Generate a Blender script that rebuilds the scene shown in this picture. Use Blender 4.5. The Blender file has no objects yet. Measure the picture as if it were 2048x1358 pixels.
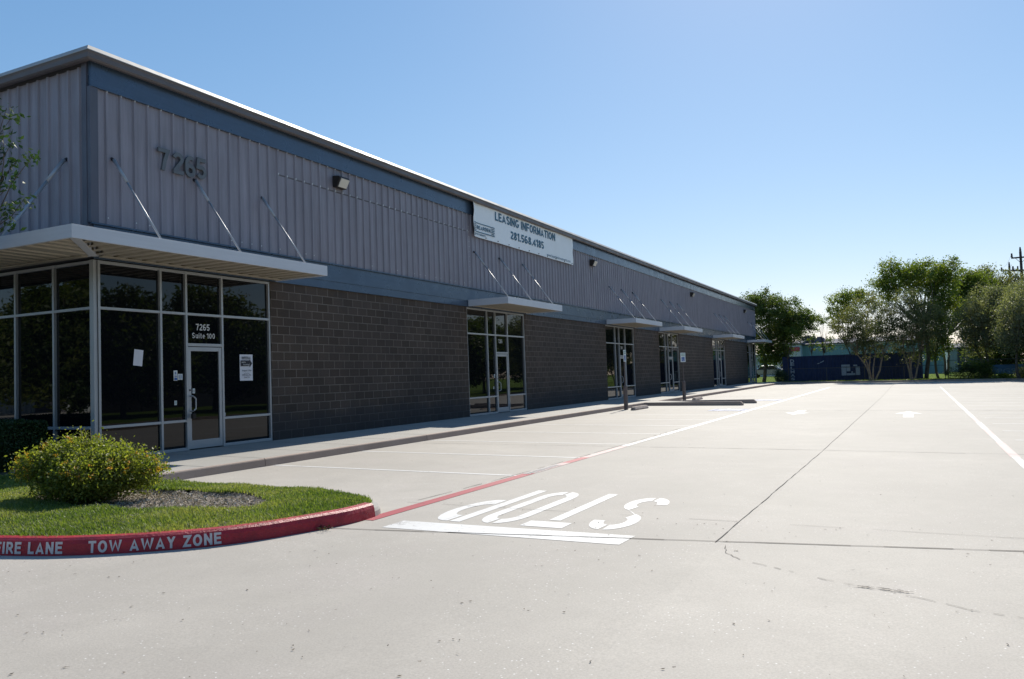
import bpy, math, random
import numpy as np
from mathutils import Vector, Matrix
R = math.radians
S = bpy.context.scene
COL = S.collection
# ------------------------------------------------------------ camera
FPX, YAW, PITCH, ROLL = 1597.277, -0.459997, 0.0473658, -0.0348586      # pixels of a 2048 wide frame
CP = Vector((13.1346, -9.5484, 1.2510))
_F = Vector((math.sin(YAW)*math.cos(PITCH), math.cos(YAW)*math.cos(PITCH), math.sin(PITCH)))
_R0 = Vector((math.cos(YAW), -math.sin(YAW), 0)); _U0 = _R0.cross(_F)
_R = _R0*math.cos(ROLL) + _U0*math.sin(ROLL); _U = -_R0*math.sin(ROLL) + _U0*math.cos(ROLL)
cam = bpy.data.objects.new('camera', bpy.data.cameras.new('camera')); COL.objects.link(cam)
m = Matrix((( _R.x, _U.x, -_F.x, CP.x), (_R.y, _U.y, -_F.y, CP.y), (_R.z, _U.z, -_F.z, CP.z), (0, 0, 0, 1)))
cam.matrix_world = m
cam.data.sensor_width = 36; cam.data.lens = FPX/2048*36; cam.data.clip_end = 3000; cam.data.clip_start = .05
S.camera = cam
def at(u, v, Y):            # photo direction (2048 px frame) met with the vertical plane y = Y
    d = _F*FPX + _R*(u-1024) - _U*(v-679)
    return CP + d*((Y-CP.y)/d.y)
# ------------------------------------------------------------ light
SUNV = Vector((-.148, 1.21, 1)).normalized()
elev = math.asin(SUNV.z); rot = math.atan2(SUNV.x, SUNV.y)
W = bpy.data.worlds.new('World'); S.world = W; W.use_nodes = True
wn = W.node_tree.nodes; sky = wn.new('ShaderNodeTexSky'); sky.sky_type = 'NISHITA'; sky.sun_disc = False
sky.sun_elevation = elev; sky.sun_rotation = rot; sky.air_density = 1.0; sky.dust_density = 0.2; sky.ozone_density = 1.0; sky.altitude = 0
bg = wn['Background']; bg.inputs['Strength'].default_value = .088
sep = wn.new('ShaderNodeSeparateColor'); com = wn.new('ShaderNodeCombineColor'); W.node_tree.links.new(sky.outputs[0], sep.inputs[0])
for i, (pw, gn) in enumerate(((1.0, .69), (.78, 1.13), (.65, 1.70))):          # tone of the clear Gulf coast sky
    a_ = wn.new('ShaderNodeMath'); a_.operation = 'POWER'; a_.inputs[1].default_value = pw; b_ = wn.new('ShaderNodeMath'); b_.operation = 'MULTIPLY'; b_.inputs[1].default_value = gn
    W.node_tree.links.new(sep.outputs[i], a_.inputs[0]); W.node_tree.links.new(a_.outputs[0], b_.inputs[0]); W.node_tree.links.new(b_.outputs[0], com.inputs[i])
W.node_tree.links.new(com.outputs[0], bg.inputs['Color'])
sun = bpy.data.objects.new('sun', bpy.data.lights.new('sun', 'SUN')); COL.objects.link(sun)
sun.data.energy = 3.7; sun.data.angle = R(.53); sun.data.color = (1, .94, .83)
sun.rotation_euler = SUNV.to_track_quat('Z', 'Y').to_euler()
S.view_settings.view_transform = 'Standard'; S.view_settings.look = 'None'
S.view_settings.exposure = .66; S.view_settings.gamma = 1
S.render.resolution_x = 1024; S.render.resolution_y = 679
# ------------------------------------------------------------ helpers
class MB:
    def __init__(s): s.v = []; s.f = []
    def quad(s, *p):
        n = len(s.v); s.v += [tuple(q) for q in p]; s.f.append(tuple(range(n, n+len(p)))); return s
    def box(s, x0, x1, y0, y1, z0, z1):
        n = len(s.v)
        s.v += [(x, y, z) for x in (x0, x1) for y in (y0, y1) for z in (z0, z1)]
        s.f += [tuple(n+i for i in q) for q in ((0,1,3,2), (4,6,7,5), (0,4,5,1), (2,3,7,6), (0,2,6,4), (1,5,7,3))]
        return s
    def tube(s, p, q, r0, r1=None, n=8, cap=True):
        r1 = r0 if r1 is None else r1
        p = Vector(p); q = Vector(q); d = (q-p).normalized()
        a = d.orthogonal().normalized(); b = d.cross(a); k = len(s.v)
        for c, r in ((p, r0), (q, r1)):
            for i in range(n):
                t = 2*math.pi*i/n; s.v.append(tuple(c + a*(r*math.cos(t)) + b*(r*math.sin(t))))
        for i in range(n): s.f.append((k+i, k+(i+1) % n, k+n+(i+1) % n, k+n+i))
        if cap: s.f.append(tuple(k+n-1-i for i in range(n))); s.f.append(tuple(k+n+i for i in range(n)))
        return s
    def path(s, pts, radii, n=7):
        for i in range(len(pts)-1): s.tube(pts[i], pts[i+1], radii[i], radii[i+1], n, cap=(i in (0, len(pts)-2)))
        return s
    def prism(s, poly, f0, f1):      # poly: list of 2-D, f0/f1: map 2-D -> 3-D for the two ends
        n = len(poly); k = len(s.v)
        s.v += [tuple(f0(*p)) for p in poly] + [tuple(f1(*p)) for p in poly]
        s.f.append(tuple(range(k, k+n))); s.f.append(tuple(range(k+2*n-1, k+n-1, -1)))
        for i in range(n): s.f.append((k+i, k+n+i, k+n+(i+1) % n, k+(i+1) % n))
        return s
    def add(s, mesh, M=Matrix()):
        k = len(s.v); s.v += [tuple(M @ v.co) for v in mesh.vertices]; s.f += [tuple(k+i for i in p.vertices) for p in mesh.polygons]; return s
    def build(s, name, mat, parent=None, smooth=False, bevel=0):
        me = bpy.data.meshes.new(name); me.from_pydata(s.v, [], s.f); me.update()
        return link(name, me, mat, parent, smooth, bevel)
def link(name, me, mat, parent=None, smooth=False, bevel=0):
    import bmesh
    bm = bmesh.new(); bm.from_mesh(me)
    if len(bm.faces) < 60000: bmesh.ops.recalc_face_normals(bm, faces=bm.faces)
    bm.to_mesh(me); bm.free()
    if smooth: me.polygons.foreach_set('use_smooth', [True]*len(me.polygons))
    me.materials.append(mat)
    o = bpy.data.objects.new(name, me); COL.objects.link(o)
    if parent is not None: o.parent = parent
    if bevel:
        b = o.modifiers.new('bevel', 'BEVEL'); b.width = bevel; b.segments = 2; b.limit_method = 'ANGLE'
    return o
def tag(o, label=None, cat=None, group=None, kind=None):
    if label: o['label'] = label
    if cat: o['category'] = cat
    if group: o['group'] = group
    if kind: o['kind'] = kind
    return o
def empty(name, loc=(0, 0, 0), rz=0):
    o = bpy.data.objects.new(name, None); o.empty_display_size = .2; COL.objects.link(o)
    o.location = loc; o.rotation_euler.z = rz; return o
def copy_tree(o, parent=None):
    c = o.copy(); COL.objects.link(c); c.parent = parent
    for ch in [x for x in COL.objects if x.parent is o]: copy_tree(ch, c)
    return c
def text_mesh(s, w, h, extrude=0, off=.0):        # flat lettering scaled to w x h, lower left at 0,0, in the XY plane
    cu = bpy.data.curves.new('t', 'FONT'); cu.body = s; cu.extrude = 0; cu.offset = off; cu.resolution_u = 3
    o = bpy.data.objects.new('t', cu); COL.objects.link(o)
    dg = bpy.context.evaluated_depsgraph_get(); dg.update()
    me = bpy.data.meshes.new_from_object(o.evaluated_get(dg)); COL.objects.unlink(o); bpy.data.objects.remove(o)
    co = np.array([v.co[:] for v in me.vertices]); lo = co.min(0); hi = co.max(0)
    co[:, 0] = (co[:, 0]-lo[0])/(hi[0]-lo[0])*w; co[:, 1] = (co[:, 1]-lo[1])/(hi[1]-lo[1])*h
    me.vertices.foreach_set('co', co.ravel())
    if extrude:
        mb = MB(); n = len(co)
        mb.v = [(x, y, 0) for x, y, z in co]+[(x, y, extrude) for x, y, z in co]
        edges = {}
        for p in me.polygons:
            vs = list(p.vertices); mb.f.append(tuple(vs[::-1])); mb.f.append(tuple(v+n for v in vs))
            for i in range(len(vs)):
                e = (vs[i], vs[(i+1) % len(vs)]); edges[e] = 1
        for (a, b) in edges:
            if (b, a) not in edges: mb.f.append((a, b, b+n, a+n))
        me = bpy.data.meshes.new('t'); me.from_pydata(mb.v, [], mb.f); me.update()
    return me
def _arc(cx, cy, rx, ry, a0, a1, n=9): return [(cx+rx*math.cos(R(a0+(a1-a0)*i/n)), cy+ry*math.sin(R(a0+(a1-a0)*i/n))) for i in range(n+1)]
def glyph(c, t):              # plain grotesque capitals and figures: (width, strokes) in a box one unit tall
    h = t/2; T = 1-h; w = .70
    def bowl(x0, x1, yb, yt): return [(h, yt), (x1-(yt-yb)/2*.9, yt)]+_arc(x1-(yt-yb)/2*.9, (yb+yt)/2, (yt-yb)/2*.9, (yt-yb)/2, 90, -90)[1:]+[(h, yb)]
    r = (w-t)/2; cx = w/2
    G = {
     'I': (t, [[(h, 0), (h, 1)]]), 'L': (.58, [[(h, 1), (h, h), (.58, h)]]), 'T': (.66, [[(0, T), (.66, T)], [(.33, 0), (.33, 1-t)]]),
     'E': (.62, [[(.62, T), (h, T), (h, h), (.62, h)], [(t, .52), (.57, .52)]]), 'F': (.58, [[(.58, T), (h, T), (h, 0)], [(t, .50), (.52, .50)]]),
     'A': (.78, [[(h*.9, 0), (.39, 1-h*.4), (.78-h*.9, 0)], [(.20, .28), (.58, .28)]]), 'V': (.76, [[(h*.9, 1), (.38, h*.4), (.76-h*.9, 1)]]),
     'N': (.70, [[(h, 0), (h, 1)], [(.70-h, 0), (.70-h, 1)], [(h, 1-h), (.70-h, h)]]), 'M': (.84, [[(h, 0), (h, 1)], [(.84-h, 0), (.84-h, 1)], [(h, 1-h), (.42, .2), (.84-h, 1-h)]]),
     'W': (1.05, [[(h*.8, 1), (.29, h*.5), (.525, 1-h), (.76, h*.5), (1.05-h*.8, 1)]]), 'Y': (.72, [[(h*.9, 1), (.36, .46), (.72-h*.9, 1)], [(.36, 0), (.36, .46)]]),
     'Z': (.64, [[(0, T), (.64-h*.9, T), (h*.9, h), (.64, h)]]), 'K': (.70, [[(h, 0), (h, 1)], [(.62, 1), (h, .40)], [(.27, .56), (.64, 0)]]),
     'D': (.72, [[(h, h), (h, T), (.34, T)]+_arc(.34, .5, .72-h-.34, .5-h, 90, -90)[1:]+[(h, h)]]), 'O': (.78, [_arc(.39, .5, .39-h, .5-h, 0, 360, 22)]),
     '0': (.62, [_arc(.31, .5, .31-h, .5-h, 0, 360, 22)]), 'P': (.66, [[(h, 0), (h, T)]+bowl(0, .66-h, .44, T)[1:]]), 'R': (.70, [[(h, 0), (h, T)]+bowl(0, .66-h, .46, T)[1:], [(.36, .46), (.66, 0)]]),
     'B': (.68, [[(h, h), (h, T)]+bowl(0, .63-h, .53, T)[1:], [(h, .53)]+bowl(0, .68-h, h, .53)[1:]]),
     'G': (.76, [_arc(.38, .5, .38-h, .5-h, 48, 330, 18)+[(.76-h, .42), (.42, .42)]]), 'C': (.72, [_arc(.38, .5, .38-h, .5-h, 48, 312, 18)]),
     'S': (.66, [_arc(.33, .735, .33-h, .265-h, 25, 250, 12)+_arc(.33, .27, .33-h, .27-h, 70, -160, 13)]),
     'U': (.70, [[(h, 1), (h, .33)]+_arc(.35, .33, .35-h, .33-h, 180, 360)+[(.70-h, 1)]]),
     '1': (.36, [[(.36-h, 0), (.36-h, 1)], [(.36-t, .93), (.0, .73)]]), '2': (.62, [_arc(.31, .70, .31-h, .30-h, 170, -30, 11)+[(.08, h+.02)], [(.02, h), (.62, h)]]),
     '3': (.62, [_arc(.31, .74, .29-h, .26-h, 160, -80, 11), _arc(.31, .27, .31-h, .27-h, 85, -160, 11)]), '4': (.66, [[(.46, 0), (.46, .92), (.06, .32)], [(0, .27), (.66, .27)]]),
     '5': (.62, [[(.58, T), (.14, T), (.09, .54)]+_arc(.30, .32, .32-h, .32-h, 115, -150, 12)]), '6': (.62, [_arc(.31, .31, .31-h, .31-h, 180, 540, 18), [(h, .34)]+_arc(.36, .60, .36-h, .40-h, 180, 60, 7)]),
     '7': (.60, [[(0, T), (.60-h*.8, T), (.36, .45), (.26, 0)]]), '8': (.62, [_arc(.31, .75, .27-h, .25-h, 0, 360, 16), _arc(.31, .27, .31-h, .27-h, 0, 360, 18)]),
     '9': (.62, [_arc(.31, .69, .31-h, .31-h, 0, 360, 18), [(.62-h, .66)]+_arc(.26, .40, .36-h, .40-h, 0, -120, 7)]), '.': (t*1.1, [[(h*1.1, 0), (h*1.1, t*1.1)]]),
     'u': (.56, [[(h, .72), (h, .24)]+_arc(.28, .26, .28-h, .26-h, 190, 350)+[(.56-h, .24)], [(.56-h, 0), (.56-h, .72)]]), 'i': (t, [[(h, 0), (h, .72)], [(h, .84), (h, 1)]]),
     't': (.36, [[(.16, .95), (.16, h), (.34, h)], [(0, .66), (.34, .66)]]), 'e': (.56, [[(.1, .36), (.56-h, .36)]+_arc(.28, .36, .28-h, .36-h, 0, 315, 16)])}
    return G.get(c)
def block_text(s, w, h, t=.17, gap=.13, space=.34, extrude=0, stencil=False):
    mb = MB(); x = 0; k = 0
    for c in s:
        if c == ' ': x += space; continue
        gw, strokes = glyph(c, t)
        for st in strokes:
            P = [(x+a, b) for a, b in st]; n = len(P); closed = math.dist(P[0], P[-1]) < 1e-6; L_, R_ = [], []
            for i in range(n):
                a = P[i-1] if i else (P[-2] if closed else None); b = P[i+1] if i < n-1 else (P[1] if closed else None); p = P[i]
                d0 = Vector((p[0]-a[0], p[1]-a[1])).normalized() if a else None; d1 = Vector((b[0]-p[0], b[1]-p[1])).normalized() if b else None
                if d0 is None: d0 = d1
                if d1 is None: d1 = d0
                nn = Vector((-(d0+d1).y, (d0+d1).x))
                nn = nn.normalized() if nn.length > 1e-6 else Vector((-d0.y, d0.x)); c_ = max(.45, nn.dot(Vector((-d0.y, d0.x)))); o = nn*(t/2/c_)
                L_.append((p[0]+o.x, p[1]+o.y)); R_.append((p[0]-o.x, p[1]-o.y))
            z = (k % 3)*.0012; k += 1
            for i in range(n-1):
                Q = [L_[i], L_[i+1], R_[i+1], R_[i]]
                if extrude: mb.prism(Q, lambda a, b, z=z: (a, b, 0), lambda a, b, z=z: (a, b, extrude+z))
                else: mb.quad(*[(a, b, z) for a, b in Q])
        x += gw+gap
    x -= gap; me = bpy.data.meshes.new('t'); me.from_pydata([(a/x*w, min(1, max(0, b))*h, z) for a, b, z in mb.v], [], mb.f); me.update(); return me
def adv(s, t=.17, gap=.13, space=.34): return sum(space if c == ' ' else glyph(c, t)[0]+gap for c in s)
# facade frame: text on the x = const wall facing +x, reading along +y
def on_wall(x, y, z): return Matrix(((0, 0, 1, x), (1, 0, 0, y), (0, 1, 0, z), (0, 0, 0, 1)))
# ------------------------------------------------------------ materials
class Mat:
    def __init__(s, name):
        s.m = bpy.data.materials.new(name); s.m.use_nodes = True; s.t = s.m.node_tree; s.n = s.t.nodes; s.p = s.n['Principled BSDF']
    def node(s, typ, **kw):
        n = s.n.new(typ)
        for k, v in kw.items():
            if hasattr(n, k): setattr(n, k, v)
            else: n.inputs[k.replace('_', ' ')].default_value = v
        return n
    def l(s, a, b): s.t.links.new(a, b)
    def coord(s, scale=(1, 1, 1)):
        g = s.node('ShaderNodeNewGeometry'); mp = s.node('ShaderNodeMapping'); mp.inputs['Scale'].default_value = scale
        s.l(g.outputs['Position'], mp.inputs['Vector']); return mp.outputs[0]
    def noise(s, scale, detail=4, rough=.6, vec=None, sc=(1, 1, 1)):
        n = s.node('ShaderNodeTexNoise'); n.inputs['Scale'].default_value = scale; n.inputs['Detail'].default_value = detail; n.inputs['Roughness'].default_value = rough
        s.l(vec or s.coord(sc), n.inputs['Vector']); return n.outputs['Fac']
    def ramp(s, fac, *stops):
        r = s.node('ShaderNodeValToRGB'); e = r.color_ramp.elements
        while len(e) < len(stops): e.new(.5)
        for i, (p, c) in enumerate(stops):
            e[i].position = p; e[i].color = (c, c, c, 1) if isinstance(c, (int, float)) else (*c, 1)
        s.l(fac, r.inputs[0]); return r.outputs[0]
    def mix(s, fac, a, b, mode='MIX'):
        n = s.node('ShaderNodeMix', data_type='RGBA', blend_type=mode)
        for i, x in ((0, fac), (6, a), (7, b)):
            if isinstance(x, (int, float)): n.inputs[i].default_value = x if i == 0 else (x, x, x, 1)
            elif isinstance(x, tuple): n.inputs[i].default_value = (*x, 1)
            else: s.l(x, n.inputs[i])
        return n.outputs[2]
    def base(s, c):
        if isinstance(c, tuple): s.p.inputs['Base Color'].default_value = (*c, 1)
        else: s.l(c, s.p.inputs['Base Color'])
        return s
    def set(s, rough=None, metal=None, spec=None, coat=None):
        if rough is not None: s.p.inputs['Roughness'].default_value = rough
        if metal is not None: s.p.inputs['Metallic'].default_value = metal
        if spec is not None: s.p.inputs['Specular IOR Level'].default_value = spec
        if coat is not None: s.p.inputs['Coat Weight'].default_value = coat
        return s
    def bump(s, h, dist=.01, strength=.5):
        b = s.node('ShaderNodeBump'); b.inputs['Distance'].default_value = dist; b.inputs['Strength'].default_value = strength
        s.l(h, b.inputs['Height']); s.l(b.outputs[0], s.p.inputs['Normal']); return s
def simple(name, c, rough=.6, metal=0, var=.12, scale=3, bump=0, spec=None):
    a = Mat(name); f = a.noise(scale, 5)
    lo = tuple(x*(1-var) for x in c); hi = tuple(min(1, x*(1+var)) for x in c)
    a.base(a.ramp(f, (.3, lo), (.7, hi))).set(rough, metal, spec)
    if bump: a.bump(a.noise(scale*12, 3), bump)
    return a.m
M = {}
def make_concrete(name, tint, k=1.0, glint=True):
    a = Mat(name)
    big = a.noise(.22, 6, .65, sc=(1, .6, 1)); mid = a.noise(1.7, 6, .7); fine = a.noise(70, 5, .8); streak = a.noise(.8, 5, .6, sc=(.25, 1.6, 1))
    c0 = tuple(x*.80*k for x in tint); c1 = tuple(x*1.08*k for x in tint)
    c = a.ramp(big, (.32, c0), (.62, c1)); c = a.mix(a.ramp(a.noise(.55, 4), (.52, 0.0), (.66, .35)), c, (.47*k, .415*k, .385*k)); c = a.mix(a.ramp(a.noise(.31, 3), (.56, 0.0), (.64, .3)), c, tuple(x*1.16*k for x in tint))
    c = a.mix(a.ramp(mid, (.35, .5), (.68, 0.0)), c, tuple(x*.78*k for x in tint))
    c = a.mix(a.ramp(streak, (.5, 0.0), (.75, .3)), c, tuple(x*.84*k for x in tint))
    c = a.mix(a.ramp(fine, (.33, .6), (.60, 0.0)), c, tuple(x*.55*k for x in tint))
    if glint:
        v = a.node('ShaderNodeTexVoronoi'); v.inputs['Scale'].default_value = 20; a.l(a.coord(), v.inputs['Vector'])
        sp = a.ramp(v.outputs['Distance'], (.0, 1.0), (.15, 0.0)); gate = a.ramp(a.noise(1.1, 3), (.44, 0.0), (.58, 1.0))
        c = a.mix(a.mix(1.0, sp, gate, 'MULTIPLY'), c, (.95, .95, .93))  # sparkle of the aggregate painted into the colour as near-white specks
        v2 = a.node('ShaderNodeTexVoronoi'); v2.inputs['Scale'].default_value = 9; a.l(a.coord(), v2.inputs['Vector'])
        g2 = a.ramp(a.noise(3.1, 2), (.60, 0.0), (.64, 1.0))
        c = a.mix(a.mix(1.0, a.ramp(v2.outputs['Distance'], (.0, .8), (.05, 0.0)), g2, 'MULTIPLY'), c, (.06, .05, .045))
    if glint:          # each poured slab dried to its own shade
        g2 = a.node('ShaderNodeNewGeometry'); s2 = a.node('ShaderNodeSeparateXYZ'); a.l(g2.outputs['Position'], s2.inputs[0])
        for kx, ky, lim, amt in ((0, 1, 6.32, .10), (1, -.0075, 11.57, .09), (-.187, 1, -4.27, .12), (1, -.01, 7.6, .06), (0, 1, 20.5, .08)):
            m1 = a.node('ShaderNodeMath', operation='MULTIPLY'); m1.inputs[1].default_value = kx; a.l(s2.outputs[0], m1.inputs[0]); m2 = a.node('ShaderNodeMath', operation='MULTIPLY_ADD'); m2.inputs[1].default_value = ky; a.l(s2.outputs[1], m2.inputs[0]); a.l(m1.outputs[0], m2.inputs[2])
            m3 = a.node('ShaderNodeMath', operation='GREATER_THAN'); m3.inputs[1].default_value = lim; a.l(m2.outputs[0], m3.inputs[0]); m4 = a.node('ShaderNodeMath', operation='MULTIPLY'); m4.inputs[1].default_value = amt; a.l(m3.outputs[0], m4.inputs[0])
            c = a.mix(m4.outputs[0], c, tuple(x*(.78 if lim in (6.32, 7.6, -4.27) else 1.22)*k for x in tint))
    a.base(c).set(.75, 0, .35)
    a.bump(a.mix(.5, fine, mid), .006, .5); return a.m
M['concrete'] = make_concrete('lot_concrete', (.480, .440, .388))
M['walk'] = make_concrete('sidewalk_concrete', (.43, .41, .375), glint=False)
M['kerb'] = make_concrete('kerb_concrete', (.46, .35, .285), 1.0, glint=False)
M['crack'] = simple('hairline_crack', (.17, .15, .13), .95, var=.5, scale=20)
M['joint'] = simple('joint_sealant', (.07, .06, .055), .9, var=.5, scale=8)
def paint(name, c, worn):          # worn road paint: concrete colour shows through where it has rubbed off
    a = Mat(name); f = a.noise(14, 9, .8); g = a.noise(1.3, 3); c = a.mix(a.ramp(a.noise(2.2, 6, .7), (.4, .35), (.65, 0.0)), c, tuple(x*.8 for x in c))
    k = a.mix(.35, f, g)
    a.base(a.mix(a.ramp(k, (worn-.05, 1.0), (worn+.03, 0.0)), c, (.42, .40, .38))).set(.6); a.bump(a.noise(60, 3), .003); return a.m
M['white'] = paint('white_road_paint', (.68, .67, .65), .45)
M['white_worn'] = paint('worn_white_road_paint', (.60, .59, .57), .50)
M['red_line'] = paint('red_road_paint', (.36, .03, .05), .34)
M['pink_worn'] = paint('faded_pink_road_paint', (.55, .36, .34), .46)
M['blue'] = paint('blue_road_paint', (.03, .075, .24), .33)
a = Mat('red_kerb_paint'); f = a.noise(5, 7, .7)
c = a.ramp(f, (.3, (.26, .012, .024)), (.62, (.43, .016, .036)))
c = a.mix(a.ramp(a.noise(2.2, 6, .8), (.63, 0.0), (.72, .75)), c, (.10, .05, .045))
c = a.mix(a.ramp(a.noise(11, 7, .85), (.64, 0.0), (.70, .8)), c, (.36, .30, .27)); c = a.mix(a.ramp(a.noise(1.1, 6, .75, sc=(1, 1, 3)), (.56, 0.0), (.70, .55)), c, (.075, .03, .035))
a.base(c).set(.42); a.bump(a.noise(28, 5, .7), .014, .8); M['red_kerb'] = a.m
M['kerb_letter'] = paint('kerb_lettering_paint', (.60, .60, .62), .36)
# painted block wall
a = Mat('dark_block_masonry'); g = a.node('ShaderNodeNewGeometry'); sx = a.node('ShaderNodeSeparateXYZ'); cx = a.node('ShaderNodeCombineXYZ')
a.l(g.outputs['Position'], sx.inputs[0])
sm = a.node('ShaderNodeMath', operation='ADD'); a.l(sx.outputs[0], sm.inputs[0]); a.l(sx.outputs[1], sm.inputs[1])
a.l(sm.outputs[0], cx.inputs[0]); a.l(sx.outputs[2], cx.inputs[1])
br = a.node('ShaderNodeTexBrick'); a.l(cx.outputs[0], br.inputs['Vector'])
for k, v in (('Scale', 1.0), ('Mortar Size', .011), ('Mortar Smooth', .25), ('Brick Width', .4064), ('Row Height', .2033), ('Bias', 0.0)): br.inputs[k].default_value = v
br.offset = .5
br.inputs['Color1'].default_value = (.076, .055, .040, 1); br.inputs['Color2'].default_value = (.112, .083, .064, 1); br.inputs['Mortar'].default_value = (.245, .205, .17, 1)
blot = a.noise(.7, 5, .65)
c = a.mix(a.ramp(blot, (.35, .45), (.65, 0.0)), br.outputs['Color'], (.048, .040, .038))
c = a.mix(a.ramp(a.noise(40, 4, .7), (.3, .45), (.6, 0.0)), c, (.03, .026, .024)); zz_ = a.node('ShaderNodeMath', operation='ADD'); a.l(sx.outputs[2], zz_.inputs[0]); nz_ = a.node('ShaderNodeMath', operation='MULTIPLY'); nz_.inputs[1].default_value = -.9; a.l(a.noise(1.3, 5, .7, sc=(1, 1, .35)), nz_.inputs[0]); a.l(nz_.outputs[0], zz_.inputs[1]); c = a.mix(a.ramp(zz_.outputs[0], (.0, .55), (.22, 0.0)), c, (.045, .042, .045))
a.base(c).set(.88, 0, .25)
inv = a.node('ShaderNodeMath', operation='SUBTRACT'); inv.inputs[0].default_value = 1; a.l(br.outputs['Fac'], inv.inputs[1])
hh = a.mix(.25, inv.outputs[0], a.noise(45, 5, .7)); a.bump(hh, .014, .8); M['block'] = a.m
def sheet_metal(name, c, rough, metal, streak=.14, vert=True):
    a = Mat(name); gp = a.node('ShaderNodeNewGeometry'); sp_ = a.node('ShaderNodeSeparateXYZ'); a.l(gp.outputs['Position'], sp_.inputs[0]); pn = a.node('ShaderNodeMath', operation='MULTIPLY'); pn.inputs[1].default_value = 1/.9; a.l(sp_.outputs[1], pn.inputs[0]); fl_ = a.node('ShaderNodeMath', operation='FLOOR'); a.l(pn.outputs[0], fl_.inputs[0]); wn_ = a.node('ShaderNodeTexWhiteNoise', noise_dimensions='1D'); a.l(fl_.outputs[0], wn_.inputs['W'])
    st = a.noise(1.6, 5, .65, sc=(5, 5, .35) if vert else (.5, .5, 9)); bl = a.noise(.5, 5)
    lo = tuple(x*(1-streak) for x in c); hi = tuple(x*(1+streak) for x in c)
    cc = a.ramp(st, (.3, lo), (.7, hi)); cc = a.mix(a.ramp(bl, (.3, .25), (.65, 0.0)), cc, tuple(x*.75 for x in c))
    if vert: cc = a.mix(a.ramp(wn_.outputs['Value'], (0.0, 0.0), (1.0, .16)), cc, tuple(x*.72 for x in c)); cc = a.mix(a.ramp(a.noise(2.2, 6, .75, sc=(6, 6, .25)), (.56, 0.0), (.72, .4)), cc, tuple(x*.62 for x in c))
    a.base(cc).set(rough, metal)
    a.l(a.ramp(a.noise(2.5, 4), (.3, rough*.8), (.7, min(1, rough*1.25))), a.p.inputs['Roughness'])
    (a.bump(a.noise(1.2, 2), .02, .15) if rough > .4 else None); return a.m
M['siding'] = sheet_metal('taupe_metal_siding', (.272, .248, .276), .5, .0, .2)
M['band'] = sheet_metal('blue_grey_metal_band', (.066, .098, .145), .30, .3, .1, False)
M['trim_light'] = sheet_metal('light_roof_trim', (.42, .40, .38), .5, .1, .06, False)
M['trim_dark'] = sheet_metal('brown_gutter_face', (.125, .105, .10), .5, .0, .1, False)
M['canopy'] = sheet_metal('pale_grey_canopy_metal', (.62, .63, .66), .42, .0, .05, False)
M['deck'] = sheet_metal('cream_canopy_deck', (.42, .37, .29), .55, .0, .08)
M['alu'] = simple('anodised_aluminium', (.46, .47, .48), .38, .35, .05)
M['rod'] = simple('rod_steel', (.40, .41, .43), .4, .3, .08)
M['bracket'] = simple('dark_bracket', (.05, .045, .05), .5, .4)
a = Mat('tinted_window_glass'); a.base((.005, .006, .008)).set(.015, 0, .42); a.bump(a.noise(1.1, 1), .006, .12); M['glass'] = a.m
M['numeral'] = simple('cast_numeral_paint', (.13, .135, .14), .5, .2)
M['vinyl'] = simple('white_vinyl', (.62, .62, .60), .5, var=.04)
M['paper'] = simple('white_paper', (.70, .70, .74), .7, var=.03)
M['ink'] = simple('black_ink', (.02, .02, .03), .6)
M['navy'] = simple('navy_print', (.03, .12, .19), .6, var=.06)
M['banner'] = simple('banner_vinyl', (.86, .88, .88), .55, var=.03, scale=1.5, bump=.002)
M['lamp_body'] = simple('bronze_fixture', (.035, .028, .025), .5, .3)
a = Mat('prismatic_lens'); a.base((.62, .58, .50)).set(.2, 0, .6); a.bump(a.noise(60, 2), .01, .5); M['lens'] = a.m
M['bollard'] = simple('brown_grey_bollard_paint', (.13, .105, .10), .5, var=.2, scale=6, bump=.003)
M['galv'] = simple('galvanised_steel', (.36, .37, .38), .45, .5)
M['sign_white'] = simple('sign_white', (.72, .76, .74), .4, var=.02)
M['sign_green'] = simple('sign_green', (.04, .25, .14), .4, var=.02)
M['sign_blue'] = simple('sign_blue', (.02, .10, .36), .4, var=.02)
M['stopc'] = simple('brown_painted_concrete', (.34, .28, .245), .8, var=.25, scale=7, bump=.006)
M['black_metal'] = simple('black_lock_metal', (.015, .015, .017), .4, .4)
def foliage(name, c0, c1, c2, trans=.45, rough=.5):
    a = Mat(name); at_ = a.node('ShaderNodeAttribute', attribute_name='tint')
    col = a.ramp(at_.outputs['Fac'], (.0, c0), (.5, c1), (1.0, c2)); a.base(col).set(rough, 0, .35)
    tr = a.node('ShaderNodeBsdfTranslucent'); a.l(a.mix(1.0, col, (1.5, 1.6, .6), 'MULTIPLY'), tr.inputs['Color'])
    mx = a.node('ShaderNodeMixShader'); mx.inputs[0].default_value = trans
    a.l(a.p.outputs[0], mx.inputs[1]); a.l(tr.outputs[0], mx.inputs[2]); a.l(mx.outputs[0], a.n['Material Output'].inputs[0]); return a.m
M['leaf_oak'] = foliage('dark_green_leaves', (.035, .06, .02), (.08, .12, .03), (.19, .20, .05), .45)
M['leaf_myrtle'] = foliage('olive_green_leaves', (.065, .08, .042), (.13, .145, .068), (.24, .20, .10), .42)
M['leaf_bright'] = foliage('yellow_green_leaves', (.06, .095, .018), (.13, .175, .03), (.26, .26, .05), .45)
M['leaf_grey'] = foliage('grey_green_leaves', (.09, .105, .065), (.17, .18, .115), (.30, .29, .20), .42)
M['leaf_hedge'] = foliage('hedge_leaves', (.015, .035, .012), (.028, .060, .018), (.05, .09, .025), .25)
M['leaf_lantana'] = foliage('lantana_leaves', (.08, .11, .02), (.175, .205, .045), (.30, .295, .085), .5)
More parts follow.
